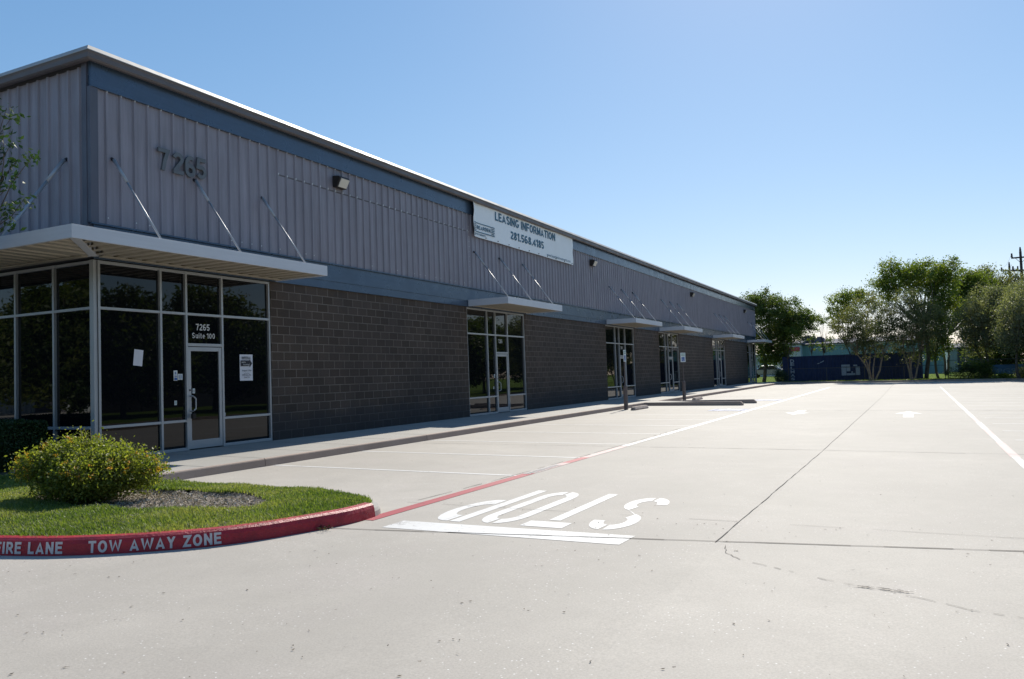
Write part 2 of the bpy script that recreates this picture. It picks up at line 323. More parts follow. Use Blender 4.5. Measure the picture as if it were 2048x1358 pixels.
M['grass'] = foliage('lawn_blades', (.085, .135, .03), (.17, .22, .06), (.30, .295, .13), .45)
M['flower'] = foliage('orange_flower_petals', (.55, .22, .03), (.75, .40, .05), (.85, .60, .09), .25)
M['bark'] = simple('grey_brown_bark', (.12, .095, .075), .9, var=.4, scale=9, bump=.03)
M['bark_pale'] = simple('pale_smooth_bark', (.27, .20, .145), .8, var=.3, scale=6, bump=.01)
M['soil'] = simple('lawn_soil', (.05, .048, .025), .95, var=.4, scale=14, bump=.03)
a = Mat('wood_chip_mulch'); v = a.node('ShaderNodeTexVoronoi'); v.inputs['Scale'].default_value = 30; a.l(a.coord((1, 2.3, 1)), v.inputs['Vector'])
a.base(a.ramp(a.mix(.5, v.outputs['Color'], a.noise(20, 4)), (.3, (.08, .06, .048)), (.5, (.20, .165, .135)), (.68, (.42, .37, .31)))).set(.95); a.bump(v.outputs['Distance'], .04, 1.0); M['mulch'] = a.m
a = Mat('far_grass'); f = a.noise(2.5, 6, .7); a.base(a.ramp(f, (.3, (.07, .12, .015)), (.55, (.13, .20, .022)), (.75, (.20, .24, .045)))).set(.95, 0, .05); a.bump(a.noise(14, 5), .1, 1.0); M['far_grass'] = a.m

def g(x): return -.20 - .012*max(0, x-2.62)
rng = np.random.default_rng(7); random.seed(7)
# ------------------------------------------------------------ ground
mb = MB(); e = 1500
mb.quad((-e, -e, -.62), (e, -e, -.62), (e, e, -.62), (-e, e, -.62))
tag(mb.build('ground', M['far_grass']), kind='structure')
mb = MB(); xs = [-70, 2.62, 8, 14, 20.6, 23.0]; ys = [-45, -20, -10, 0, 20, 40, 67.2]
for i in range(len(xs)-1):
    for j in range(len(ys)-1):
        y1 = ys[j+1]
        mb.quad((xs[i], ys[j], g(xs[i])), (xs[i+1], ys[j], g(xs[i+1])), (xs[i+1], y1, g(xs[i+1])), (xs[i], y1, g(xs[i])))
lot = tag(mb.build('parking_lot', M['concrete']), kind='structure')
def sheet(name, polys, mat, lift=.003, parent=None):     # painted marking or seam laid on the sloping lot
    mb = MB()
    for p in polys: mb.quad(*[(x, y, g(x)+lift) for x, y in p])
    return mb.build(name, mat, parent or lot)
# lifts below keep each coat of paint a hair above the one under it
def strip(x0, y0, x1, y1, w):
    d = Vector((x1-x0, y1-y0)).normalized(); n = Vector((-d.y, d.x))*(w/2)
    return [(x0-n.x, y0-n.y), (x1-n.x, y1-n.y), (x1+n.x, y1+n.y), (x0+n.x, y0+n.y)]
def seam(name, pts, w, wob=.012, step=.25, skip=0, mat='joint'):
    P = []
    for (a, b) in zip(pts[:-1], pts[1:]):
        L = math.dist(a, b); n = max(1, int(L/step))
        for i in range(n): P.append((a[0]+(b[0]-a[0])*i/n, a[1]+(b[1]-a[1])*i/n))
    P.append(pts[-1]); P = [(x+random.uniform(-wob, wob), y+random.uniform(-wob, wob)) for x, y in P]
    polys = [strip(*a, *b, w*random.uniform(.5, 1.3)) for a, b in zip(P[:-1], P[1:]) if random.random() >= skip]
    return sheet(name, polys, M[mat], .0055)
for i, y in enumerate([1.65, 4.25, 6.95, 9.75, 12.6, 15.2, 17.8, 20.3]):
    sheet('parking_stripe', [strip(2.66, y, 7.66, y-.12, .085)], M['white' if i < 6 else 'white'])
for i in range(14): sheet('parking_stripe', [strip(2.75, 33.0+2.6*i, 7.7, 32.9+2.6*i, .09)], M['white'])
for i in range(20): sheet('parking_stripe', [strip(14.95, 4.4+2.42*i, 19.9, 4.4+2.42*i, .085)], M['white'])
# fire lane line on the left, right hand line
def lx(y): return 7.72 + .004*y
def ln(y0, y1, w, mat, name='lane_line', f=lx, lift=.0042): sheet(name, [strip(f(y0), y0, f(y1), y1, w)], M[mat], lift)
ln(-2.35, 1.85, .17, 'red_line'); ln(1.85, 3.3, .16, 'pink_worn'); ln(3.3, 4.2, .16, 'red_line'); ln(4.2, 6.4, .16, 'pink_worn'); ln(6.4, 9.4, .15, 'white_worn'); ln(9.4, 52, .17, 'white')
lt = []
for i in range(12):          # worn white stencil letters on the red line
    y = 1.75+.11*i; lt.append(strip(lx(y)-.07, y, lx(y)+.05, y+.015, .05))
sheet('worn_stencil', lt, M['white'], .010)
rx = lambda y: 14.58 + .006*y
ln(-1, 3.2, .12, 'pink_worn', f=rx); ln(3.2, 5.9, .12, 'white_worn', f=rx); ln(5.9, 8.6, .14, 'pink_worn', f=rx); ln(8.6, 10.4, .11, 'white_worn', f=rx); ln(10.4, 12.2, .12, 'pink_worn', f=rx); ln(12.2, 14.6, .13, 'white_worn', f=rx); ln(14.6, 16.6, .10, 'pink_worn', f=rx); ln(16.6, 27, .11, 'white_worn', f=rx); ln(27, 50, .09, 'white_worn', f=rx)
# joints
seam('expansion_joint', [(11.48, -2.2), (11.62, 6.4), (11.86, 31), (12.0, 66)], .0085, .006)
seam('expansion_joint', [(-20, -6.2), (6.96, -3.0), (8.14, -2.78), (10.75, -2.30), (13.91, -1.70), (22, -.2)], .017, .008)
seam('expansion_joint', [(2.7, 6.2), (10.65, 6.42), (22, 6.2)], .016, .008)
seam('expansion_joint', [(7.45, -1.17), (14, -1.14), (22, -1.1)], .006, .005, skip=.2)
seam('expansion_joint', [(7.5, -1.0), (7.58, 1.1), (7.62, 4), (7.6, 12)], .010, .012, skip=.25)
for y in (20.6, 34.5, 48): seam('expansion_joint', [(2.7, y), (22, y-.2)], .03, .01)
seam('crack', [(11.58, -2.3), (11.66, -2.6), (11.80, -2.8), (12.15, -3.0), (12.50, -3.22), (12.87, -3.36), (13.15, -3.50), (13.45, -3.68), (13.8, -3.76), (15.5, -4.2)], .006, .010, .06, skip=.38, mat='crack')
pp = []
for i in range(34):
    u_ = random.random(); cx_, cy_ = 12.66+.42*u_, -3.315-.05*u_+random.gauss(0, .012); a_ = random.uniform(-.4, .4); l_ = random.uniform(.008, .03)
    pp.append(strip(cx_-l_*math.cos(a_), cy_-l_*math.sin(a_), cx_+l_*math.cos(a_), cy_+l_*math.sin(a_), random.uniform(.003, .009)))
sheet('crack_patch', pp, M['crack'], .009)
# stop bar and upside-down lettering
sheet('stop_bar', [[(8.12, -2.64), (10.70, -2.60), (10.72, -2.18), (8.12, -2.24)]], M['white'], .003)
def arc(cx, cy, r0, r1, a0, a1, sy=1, n=10):
    out = []
    for i in range(n):
        t0 = R(a0+(a1-a0)*i/n); t1 = R(a0+(a1-a0)*(i+1)/n)
        out.append([(cx+r*math.cos(t), cy+r*math.sin(t)*sy) for r, t in ((r0, t0), (r1, t0), (r1, t1), (r0, t1))])
    return out
def letters():               # unit letters 1 wide x 3 tall, stencil breaks between the pieces
    w = .27
    T = [[(0, 2.62), (1, 2.62), (1, 3), (0, 3)], [(.365, 0), (.635, 0), (.635, 2.5), (.365, 2.5)]]
    O = arc(.5, 2.35, .23, .5, 4, 84, 1.25)+arc(.5, 2.35, .23, .5, 96, 176, 1.25)+arc(.5, .65, .23, .5, 184, 264, 1.25)+arc(.5, .65, .23, .5, 276, 356, 1.25)
    O += [[(0, .6), (w, .6), (w, 2.4), (0, 2.4)], [(1-w, .6), (1, .6), (1, 2.4), (1-w, 2.4)]]
    P = [[(0, 0), (w, 0), (w, 3), (0, 3)]]+arc(.45, 2.05, .28, .55, -90, 90, 1.7)+[[(w+.07, 1.12), (.46, 1.12), (.46, 1.57), (w+.07, 1.57)], [(w+.07, 2.53), (.46, 2.53), (.46, 2.98), (w+.07, 2.98)]]
    Sx = arc(.5, 2.28, .23, .5, 0, 84, 1.3)+arc(.5, 2.28, .23, .5, 96, 250, 1.3)+arc(.5, .74, .23, .5, 70, -84, 1.3)+arc(.5, .74, .23, .5, -96, -180, 1.3)
    Sx += [[(.28, 1.78), (.55, 1.48), (.74, 1.28), (.42, 1.58)]]
    return dict(S=Sx, T=T, O=O, P=P)
LT = letters()
def place_letter(ch, xr, wid, y_top, y_bot):    # letter's left edge at x = xr, running toward -x; its top toward -y
    out = []
    for p in LT[ch]: out.append([(xr - a*wid, y_bot + (y_top-y_bot)*b/3) for a, b in p])
    return out
polys = []
for ch, xr, yt, yb in (('S', 10.53, -2.05, .14), ('T', 9.91, -2.07, .20), ('O', 9.32, -2.08, .22), ('P', 8.74, -2.10, .22)):
    polys += place_letter(ch, xr, .47, yt, yb)
sheet('stop_lettering', polys, M['white'], .003)
def arrow(x, y0, y1, hw, sw, up=True):
    ym = y0+(y1-y0)*.58
    sheet('lane_arrow', [[(x-sw, y0), (x+sw, y0), (x+sw, ym), (x-sw, ym)], [(x-hw, ym), (x+hw, ym), (x, y1)]], M['white_worn' if y0 > 30 else 'white'], .005)
arrow(13.03, 16.6, 19.8, .40, .14); arrow(9.66, 20.6, 17.9, .40, .14)
def access_symbol(cx, cy):
    o = sheet('access_symbol', [strip(cx-.6, cy-.7, cx+.6, cy-.7, .14), strip(cx-.6, cy+.7, cx+.6, cy+.7, .14), strip(cx-.6, cy-.7, cx-.6, cy+.7, .14), strip(cx+.6, cy-.7, cx+.6, cy+.7, .14), [(cx-.5, cy-.6), (cx+.5, cy-.6), (cx+.5, cy+.6), (cx-.5, cy+.6)]], M['blue'], .006)
    sheet('wheelchair_mark', arc(cx+.02, cy-.1, .2, .28, 120, 400)+[strip(cx-.08, cy+.4, cx-.03, cy, .09), strip(cx-.03, cy, cx+.25, cy-.02, .09), strip(cx+.25, cy, cx+.36, cy-.34, .08)]+arc(cx-.08, cy+.5, 0.0, .09, 0, 360), M['white'], .012, o)
access_symbol(7.0, 20.95); access_symbol(7.0, 29.9)
for i in range(7): sheet('parking_stripe', [strip(2.75 if i == 0 else 6.95, 22.3+.75*i+(.0 if i == 0 else .1), 7.7, 22.2+.75*i, .09)], M['white'])
# ------------------------------------------------------------ sidewalk with its kerb, ramp
YE = 67.0
def zs(x): return -.02*max(x, 0)
mb = MB(); seg = list(np.arange(-1.25, YE+.01, 1.35)) + [YE]
for a, b in zip(seg[:-1], seg[1:]):
    b2 = b-.012
    mb.quad((-.3, a, 0), (2.58, a, zs(2.58)), (2.58, b2, zs(2.58)), (-.3, b2, 0))
    mb.quad((-.3, b2, -.03), (2.5, b2, zs(2.5)-.02), (2.5, b, zs(2.5)-.02), (-.3, b, -.03))
sj = MB()
for b in seg[1:-1]: sj.quad((.02, b-.012, .003), (.02, b-.002, .003), (2.56, b-.002, zs(2.56)+.003), (2.56, b-.012, zs(2.56)+.003))
mb.quad((2.5, -1.25, -.075), (2.58, -1.25, -.052), (2.58, YE, -.052), (2.5, YE, -.075))
mb.box(-7, -.3, -1.25, .3, -.3, -.004); mb.box(-9, 2.5, YE-3.5, YE, -.3, -.075)
mb.box(-9, -.3, 65, YE+2.5, -.3, -.01); mb.box(-.3, 2.58, YE, YE+2.5, -.3, -.056)
walk = tag(mb.build('sidewalk', M['walk']), kind='structure'); sj.build('expansion_joint', M['joint'], walk)
mb = MB(); prof = [(2.58, -.0516), (2.60, -.053), (2.617, -.062), (2.626, -.08), (2.64, -.21), (2.40, -.30), (2.45, -.07)]
cuts = np.arange(-1.25, YE+2.0, 2.7)
for a, b in zip(cuts[:-1], cuts[1:]):
    dx = random.uniform(-.004, .004)
    mb.prism(prof, lambda x, z, a=a, dx=dx: (x+dx, a, z), lambda x, z, b=b, dx=dx: (x+dx, b-.008, z))
mb.build('kerb', M['kerb'], walk)
mb = MB()
for y in (25.0-.45, 27.0-.45):
    pr = [(y-.02, -.30), (y, -.085), (y+.03, -.06), (y+.17, -.06), (y+.20, -.085), (y+.22, -.30)]
    xe = 6.75 if y < 25.5 else 6.95
    mb.prism(pr, lambda a, z: (2.60, a, z), lambda a, z, xe=xe: (xe, a, z-(xe-2.6)*.004)); 
    mb.prism([(p[0], p[1]) for p in pr], lambda a, z, xe=xe: (xe, a, z-(xe-2.6)*.004), lambda a, z, xe=xe: (xe+.10, a, max(-.30, (z+.30)*.55-.30)))
mb.build('ramp_kerb', M['kerb'], walk)
mb = MB(); mb.quad((2.60, 24.76, -.058), (6.6, 24.76, g(6.6)+.006), (6.6, 26.54, g(6.6)+.006), (2.60, 26.54, -.058)); mb.build('ramp', M['walk'], walk)
# far kerb behind the lot, planted strip beyond it
mb = MB(); n = 24
for i in range(n):
    xa = 2.64+(20.2-2.64)*i/n; xb = 2.64+(20.2-2.64)*(i+1)/n
    mb.prism([(67.0, -.35), (67.01, 0.0), (67.04, .02), (67.15, .02), (67.17, -.3)], lambda y, z, xa=xa: (xa, y, g(xa)+.14+z), lambda y, z, xb=xb: (xb-.008, y, g(xb)+.14+z))
for i in range(8):
    a0 = 67.1-4*i/8*.9; mb.prism([(20.2, -.35), (20.21, 0.0), (20.24, .02), (20.35, .02), (20.37, -.3)], lambda x, z, a0=a0: (x+(67.1-a0)*.35, a0, g(x)+.14+z), lambda x, z, a0=a0: (x+(67.1-a0+.45)*.35, a0-.442, g(x)+.14+z))
tag(mb.build('far_kerb', M['kerb']), kind='structure')
def gf(x, y): return -.08-.012*max(0, x-2.6) + .25*max(0, min(1, (y-72)/12))
mb = MB(); X = np.linspace(-70, 95, 60); Y = np.concatenate([np.linspace(67.16, 80, 12), np.linspace(84, 200, 12)])
hz = rng.uniform(-.04, .04, (len(X), len(Y)))
for i in range(len(X)-1):
    for j in range(len(Y)-1):
        if X[i+1] > 2.4 or Y[j] > 69.4 or X[i+1] < -8:
            mb.quad(*[(X[p], Y[q], gf(X[p], Y[q])+(hz[p, q] if Y[q] > 68 else 0)) for p, q in ((i, j), (i+1, j), (i+1, j+1), (i, j+1))])
tag(mb.build('far_lawn', M['far_grass']), kind='structure')
mb = MB(); 
for i in range(30):
    y0 = -45+i*3.74; mb.prism([(20.65, -.32), (20.66, 0.0), (20.8, 0), (20.82, -.3)], lambda x, z, y0=y0: (x+.1, y0, g(20)+.14+z), lambda x, z, y0=y0: (x+.1, min(y0+3.73, 63), g(20)+.14+z))
tag(mb.build('side_kerb', M['kerb']), kind='structure')
mb = MB(); mb.quad((20.9, -45, -.31), (95, -45, -.31), (95, 67.2, -.31), (20.9, 67.2, -.31)); tag(mb.build('side_lawn', M['far_grass']), kind='structure')
# ------------------------------------------------------------ building
B = empty('commercial_building', (0, 0, 0))
tag(B, 'long low commercial building with ribbed taupe metal siding above dark block walls and glazed shopfronts', 'building')
L = 69.55; H = 3.66
SF = [0.0, 13.63, 27.24, 36.46, 50.80, 65.02]      # shopfront starts along the facade
SW = 4.47
mb = MB(); yprev = SF[0]+SW
for y0 in SF[1:]+[L]:
    if y0 > yprev+.05: mb.box(-.30, .0, yprev, y0, -.1, H-.001)
    yprev = y0+SW
mb.box(-26, -5.9, 0, .3, -.1, H-.001)
mb.box(-26, -.3, L-.3, L-.002, -.1, H-.001); mb.box(-26.3, -26, 0, L-.002, -.1, 7.0)
mb.build('block_wall', M['block'], B)
mb = MB(); mb.box(-25.9, -.31, .42, L-.32, -.05, 3.6); mb.build('dark_interior', simple('interior_black', (.012, .012, .013), .9), B)
mb = MB(); mb.box(-26.2, .02, -.02, L-.04, 3.70, 7.34); mb.build('wall_core', simple('core_grey', (.10, .10, .11), .8), B)
# ribbed siding
def ribs(mb, f, a0, a1, z0, z1, pitch=.2985, h=.034, t=.0):
    pts = [(a0, 0)]; s = a0+.16
    while s+.09 < a1: pts += [(s, 0), (s+.018, h), (s+.052, h), (s+.078, 0)]; s += pitch
    pts.append((a1, 0))
    for (p, q), (r, s2) in zip(pts[:-1], pts[1:]): mb.quad(f(p, q, z0), f(r, s2, z0), f(r, s2, z1), f(p, q, z1))
mb = MB(); ribs(mb, lambda s, h, z: (.068+h, s, z), .03, L+.02, 4.315, 6.825)
mb.build('front_siding', M['siding'], B)
mb = MB(); ribs(mb, lambda s, h, z: (-s, -.09-h, z), .02, 26, 3.9, 7.20)
mb.build('side_siding', M['siding'], B)
mb = MB(); ribs(mb, lambda s, h, z: (-s, L+.04+h, z), .02, 26, 3.9, 7.20); mb.build('rear_siding', M['siding'], B)
mb = MB()
mb.box(.022, .115, -.10, L+.05, 6.83, 7.335); mb.box(.022, .128, -.10, L+.05, 6.80, 6.829)
mb.build('upper_band', M['band'], B)
mb = MB()
for (x, z0, z1) in ((.045, 3.662, 3.86), (.062, 3.86, 4.08), (.050, 4.08, 4.285)): mb.box(.022, x, -.03, L+.03, z0+.001, z1-.001)
mb.box(.022, .105, -.10, L+.05, 4.286, 4.314)
mb.build('lower_band', M['band'], B)
M['corner'] = sheet_metal('dark_taupe_corner_trim', (.10, .10, .125), .5, 0, .1)
MB().box(.02, .112, -.125, .03, 4.315, 6.799).build('corner_trim', M['corner'], B); MB().box(-.11, .02, -.135, -.022, 3.9, 7.33).build('corner_trim', M['corner'], B); MB().box(.0, .11, L+.021, L+.08, 4.315, 6.79).build('corner_trim', M['corner'], B)
# roof edge: light sloping cap above a brown gutter face
def ring(p0, p1, p2, p3, x0, x1, y0, y1): pass
mb = MB(); prof = [(.30, 7.395), (.255, 7.475), (.0, 7.50), (.0, 7.30), (.26, 7.392)]
X0, X1, Y0, Y1 = -26.0, 0, 0, L
def loop(mb, prof):       # sweep a profile of (offset, z) round the roof rectangle
    P = [[(X1+o, Y0-o, z) for o, z in prof], [(X1+o, Y1+o, z) for o, z in prof], [(X0-o, Y1+o, z) for o, z in prof], [(X0-o, Y0-o, z) for o, z in prof]]
    for k in range(4):
        A, Bq = P[k], P[(k+1) % 4]
        for i in range(len(prof)-1): mb.quad(A[i], Bq[i], Bq[i+1], A[i+1])
loop(mb, [(.305, 7.372), (.305, 7.385), (.255, 7.470), (.05, 7.485), (-.3, 7.46)])
mb.quad((X1, Y0, 7.46), (X1, Y1, 7.46), (X0, Y1, 7.46), (X0, Y0, 7.46))
mb.build('roof_cap', M['trim_light'], B)
mb = MB(); loop(mb, [(.06, 7.345), (.14, 7.318), (.16, 7.235), (.25, 7.225), (.285, 7.25), (.285, 7.33), (.300, 7.371)]); mb.build('gutter', M['trim_dark'], B)
# shopfronts: frame part with its panes, door part with its glass and handle
CO = [0.0, 1.46, 2.08, 3.03, SW]; RO = [0.0, .60, 2.78, H]; w = .05
def shopfront(y0, first=False):
    f = MB(); d0, d1 = -.13, -.02
    for i, c in enumerate(CO):
        a = y0+c-w/2; b = y0+c+w/2
        if i == 0: a, b = y0+(.0 if first else .002), y0+(.14 if first else .055)
        if i == 4: a, b = y0+SW-.055, y0+SW-.002
        f.box(d0, d1, a, b, 0, H-.005)
    for k in range(4):
        for (z0, z1) in ((0, .06), (.575, .625), (2.755, 2.805), (3.60, H-.006)):
            if k == 2 and z0 < 2: continue
            f.box(d0+.004, d1-.004, y0+CO[k]+w/2, y0+CO[k+1]-w/2, z0, z1)
    f.box(d0+.004, d1-.004, y0+CO[2]+w/2, y0+CO[3]-w/2, 2.12, 2.18)
    fo = f.build('shopfront_frame', M['alu'], B, bevel=.003)
    def pane(a, b, z0, z1):
        tx = random.uniform(-.003, .003); tz = random.uniform(-.003, .003)
        p = MB().quad((-.075-tx, a, z0+tz*0), (-.075+tx, b, z0), (-.075+tx+tz, b, z1), (-.075-tx+tz, a, z1)).build('pane', M['glass'], fo); return p
    for k in range(4):
        a = y0+CO[k]; b = y0+CO[k+1]
        for j in range(3):
            if k == 2 and j < 2: continue
            pane(a, b, RO[j], RO[j+1])
    pane(y0+CO[2], y0+CO[3], 2.15, 2.78)
    a = y0+CO[2]+.03; b = y0+CO[3]-.03
    d = MB(); d.box(-.085, -.035, a, a+.075, .02, 2.105); d.box(-.085, -.035, b-.075, b, .02, 2.105); d.box(-.083, -.037, a+.075, b-.075, .02, .19); d.box(-.083, -.037, a+.075, b-.075, 2.02, 2.105)
    do = d.build('door', M['alu'], B, bevel=.003)
    MB().quad((-.06, a+.07, .18), (-.06, b-.07, .18), (-.0605, b-.07, 2.03), (-.0605, a+.07, 2.03)).build('door_glass', M['glass'], do)
    h = MB(); h.path([(-.03, a+.045, 1.10), (.035, a+.045, 1.10), (.05, a+.055, 1.085), (.05, a+.11, 1.04), (.05, a+.11, .84), (.05, a+.055, .80), (.035, a+.045, .79), (-.03, a+.045, .79)], [.014]*8, 8)
    h.build('door_handle', M['alu'], do, smooth=True)
    MB().tube((-.036, a+.038, 1.22), (-.028, a+.038, 1.22), .02).tube((-.030, a+.038, 1.22), (-.024, a+.038, 1.22), .01).build('keyhole', M['black_metal'], do)
    return fo, do
for i, y0 in enumerate(SF): fo, do = shopfront(y0, i == 0); do0 = do if i == 0 else do0
# side shopfront round the corner
f = MB()
cols = [0.0, 1.20, 2.36, 3.52, 4.68, 5.84]
for c in cols:
    a, b = (-.115, -.002) if c == 0 else (-c-w/2, -c+w/2)
    f.box(a, b, .02, .13, 0, H-.005) if c else f.box(-.125, -.021, .004, .13, 0, H-.005)
for k in range(5):
    for (z0, z1) in ((0, .06), (.575, .625), (2.755, 2.805), (3.60, H-.006)):
        f.box(-cols[k+1]+w/2, -(cols[k]+w/2 if k else .125), .024, .126, z0, z1)
fo = f.build('shopfront_frame', M['alu'], B, bevel=.003)
for k in range(5):
    for j in range(3):
        t = random.uniform(-.003, .003); MB().quad((-cols[k], .075-t, RO[j]), (-cols[k+1], .075+t, RO[j]), (-cols[k+1], .075+t, RO[j+1]), (-cols[k], .075-t, RO[j+1])).build('pane', M['glass'], fo)
# canopies
CX = 1.55
def canopy_mesh(y0, y1):
    f = MB(); f.box(CX-.05, CX, y0, y1, 3.67, 3.89); f.box(.06, CX-.05, y0, y0+.05, 3.672, 3.888); f.box(.06, CX-.05, y1-.05, y1, 3.672, 3.888)
    f.box(.064, .14, y0+.05, y1-.05, 3.70, 3.86); return f
def deck(f, fn, a0, a1, lo, hi):     # ribbed sheet hung inside the frame; ribs run outward
    s = a0; p = .3048
    while s < a1-.01:
        e = min(s+p, a1)
        for (u0, z0), (u1, z1) in (((s, 3.700), (s+p*.46, 3.700)), ((s+p*.46, 3.700), (s+p*.56, 3.80)), ((s+p*.56, 3.80), (s+p*.90, 3.80)), ((s+p*.90, 3.80), (e, 3.700))):
            f.quad(fn(min(u0, a1), lo, z0), fn(min(u1, a1), lo, z1), fn(min(u1, a1), hi, z1), fn(min(u0, a1), hi, z0))
        s += p
def rods(c, ys, side=False):
    for y in ys:
        r = MB(); a = Vector((.10, y, 5.57)); b = Vector((1.36, y, 3.90)) if not side else Vector((y, -1.30, 3.90))
        if side: a = Vector((y, -.12, 5.57))
        mdl = a+(b-a)*.30
        k_ = 1.7 if side else 1; r.tube(a+(b-a)*.02, mdl, .030*(1.2 if side else 1), .030*(1.2 if side else 1)); r.tube(mdl, b, .018*k_, .018*k_)
        ro = r.build('support_rod', M['rod'], c, smooth=True)
        k = MB(); k.tube(a-(Vector((.04, 0, 0)) if not side else Vector((0, -.04, 0))), a+(b-a)*.035, .032, .026); k.build('wall_bracket', M['bracket'], ro) if False else k.build('wall_bracket', M['bracket'], c)
for y0 in SF[1:]:
    f = canopy_mesh(y0+.02, y0+4.56); c = f.build('canopy', M['canopy'], B, bevel=.003)
    d = MB(); deck(d, lambda s, x, z: (x, s, z), y0+.07, y0+4.51, .14, CX-.05); d.box(.14, .24, y0+.07, y0+4.51, 3.676, 3.698); d.build('deck', M['deck'], c)
    t = MB(); t.quad((.06, y0+.05, 3.86), (CX-.05, y0+.05, 3.86), (CX-.05, y0+4.53, 3.86), (.06, y0+4.53, 3.86)); t.build('canopy_top', M['canopy'], c)
    rods(c, [y0+.48, y0+2.35, y0+4.22])
f = MB(); CY = -1.50
f.box(CX-.05, CX, CY, 4.62, 3.67, 3.89); f.box(-6.5, CX-.05, CY, CY+.05, 3.672, 3.888); f.box(.06, CX-.05, 4.57, 4.62, 3.672, 3.888)
f.box(.064, .14, -.04, 4.57, 3.70, 3.86); f.box(-6.5, .0, -.12, -.045, 3.70, 3.86)
dd = Vector((CX, CY-.0, 0)).normalized(); nn = Vector((-dd.y, dd.x, 0))*.07
f.prism([(-1, 3.69), (1, 3.69), (1, 3.85), (-1, 3.85)], lambda s, z: (.08+nn.x*s, -.06+nn.y*s, z), lambda s, z: (CX-.08+nn.x*s, CY+.09+nn.y*s, z))
c = f.build('canopy', M['canopy'], B, bevel=.003)
d = MB(); deck(d, lambda s, x, z: (x, s, z), 0.0, 4.57, .14, CX-.05)
s = CY+.10
while s < 0:               # shortened ribs up to the diagonal
    xl = .08+(-.06-s)/(abs(CY)-.03)*(CX-.16); deck(d, lambda q, x, z: (x, q, z), s, min(s+.3048, 0), xl+.03, CX-.05); s += .3048
deck(d, lambda q, y, z: (-q, y, z), 0.0, 6.5, CY+.05, -.12)
s = .0
while s < CX-.15:
    yl = -.06-(s)/(CX-.16)*(abs(CY)-.03); deck(d, lambda q, y, z: (q, y, z), s, s+.3048, CY+.05, yl-.05); s += .3048
d.box(.14, .26, .0, 4.57, 3.676, 3.698); d.box(-6.5, .0, -.24, -.12, 3.676, 3.698)
d.build('deck', M['deck'], c)
t = MB(); t.quad((.06, CY+.05, 3.86), (CX-.05, CY+.05, 3.86), (CX-.05, 4.58, 3.86), (.06, 4.58, 3.86)); t.quad((-6.5, CY+.05, 3.861), (.06, CY+.05, 3.861), (.06, -.1, 3.861), (-6.5, -.1, 3.861)); t.build('canopy_top', M['canopy'], c)
rods(c, [.34, 2.24, 4.14]); rods(c, [-.60, -2.9, -5.2], True)
# flood lights on the siding
for y in (6.9, 25.4, 44.4, 63.8):
    l = MB(); l.prism([(.0, 6.30), (.0, 6.60), (.20, 6.58), (.24, 6.53), (.13, 6.30)], lambda x, z: (.09+x, y-.20, z), lambda x, z: (.09+x, y+.20, z)); lo = l.build('wall_light', M['lamp_body'], B, bevel=.008)
    MB().prism([(.245, 6.52), (.135, 6.31), (.155, 6.305), (.268, 6.505)], lambda x, z: (.09+x, y-.16, z), lambda x, z: (.09+x, y+.16, z)).build('lens', M['lens'], lo)
# address numerals on the siding
for ch, y, dz in (('7', 1.31, 0), ('2', 1.66, 0), ('6', 1.96, .0), ('5', 2.25, .02)):
    me = block_text(ch, .26, .44, .18, extrude=.045); MB().add(me, on_wall(.102, y, 5.58+dz)).build('address_numeral', M['numeral'], B)
# siding fasteners
mb = MB()
def dot(y, z, s=.012): mb.box(.066, .108, y-s, y+s, z-s, z+s)
s = .19+.035
ribsy = []
while s < L: ribsy.append(s); s += .2985
for y in ribsy:
    if 4.6 < y < 13.8: mb.box(.095, .110, y-.012, y+.012, 6.22-.02, 6.22+.02) if random.random() < .8 else None
    if random.random() < .35: mb.box(.095, .109, y-.009, y+.009, 4.42, 4.445)
    mb.box(.10, .115, y-.006, y+.006, 6.77, 6.80)
for z in np.arange(4.5, 6.4, .17): mb.box(.066, .078, 4.72, 4.735, z, z+random.uniform(.02, .05)); mb.box(.066, .076, 13.80, 13.812, z, z+.02)
tag(mb.build('fasteners', M['vinyl'], B), kind='stuff')
mb = MB(); mb.box(.066, .0705, 4.75, 13.7, 6.19, 6.225); mb.build('old_sign_stain', simple('siding_stain', (.13, .115, .12), .8, var=.3), B)
# transom lettering
mb = MB(); mb.add(block_text('7265', .36, .135), on_wall(-.068, 2.355, 2.455)); mb.add(block_text('Suite 100', .60, .11, .16, .20), on_wall(-.068, 2.255, 2.29)); mb.build('suite_number', M['vinyl'], B)
for y0 in SF[1:]:
    mb = MB(); mb.add(block_text('7265', .30, .14), on_wall(-.068, y0+2.36, 2.50)); mb.build('suite_number', M['vinyl'], B)
# ------------------------------------------------------------ things on the glass
def window_card(name, label, cat, y0, y1, z0, z1, mat, art=(), tilt=0, x=-.066):
    t = empty(name, (x, (y0+y1)/2, (z0+z1)/2)); tag(t, label, cat)
    hw, hh = (y1-y0)/2, (z1-z0)/2
    b = MB(); n = 6
    for i in range(n):
        a, c = -hw+2*hw*i/n, -hw+2*hw*(i+1)/n; k = lambda s: .004*math.sin(3*s/hw)
        b.quad((k(a), a, -hh), (k(c), c, -hh), (k(c)+.003, c, hh), (k(a)+.003, a, hh))
    b.build('sheet', M[mat], t)
    for (nm, m_, fn) in art:
        q = MB(); fn(q, hw, hh); q.build(nm, M[m_], t)
    t.rotation_euler.x = tilt; return t
window_card('blank_sheet', 'blank white paper taped crooked on the big pane left of the near door', 'paper', .86, 1.06, 1.72, 2.03, 'paper', tilt=R(-6))
X_ = .012
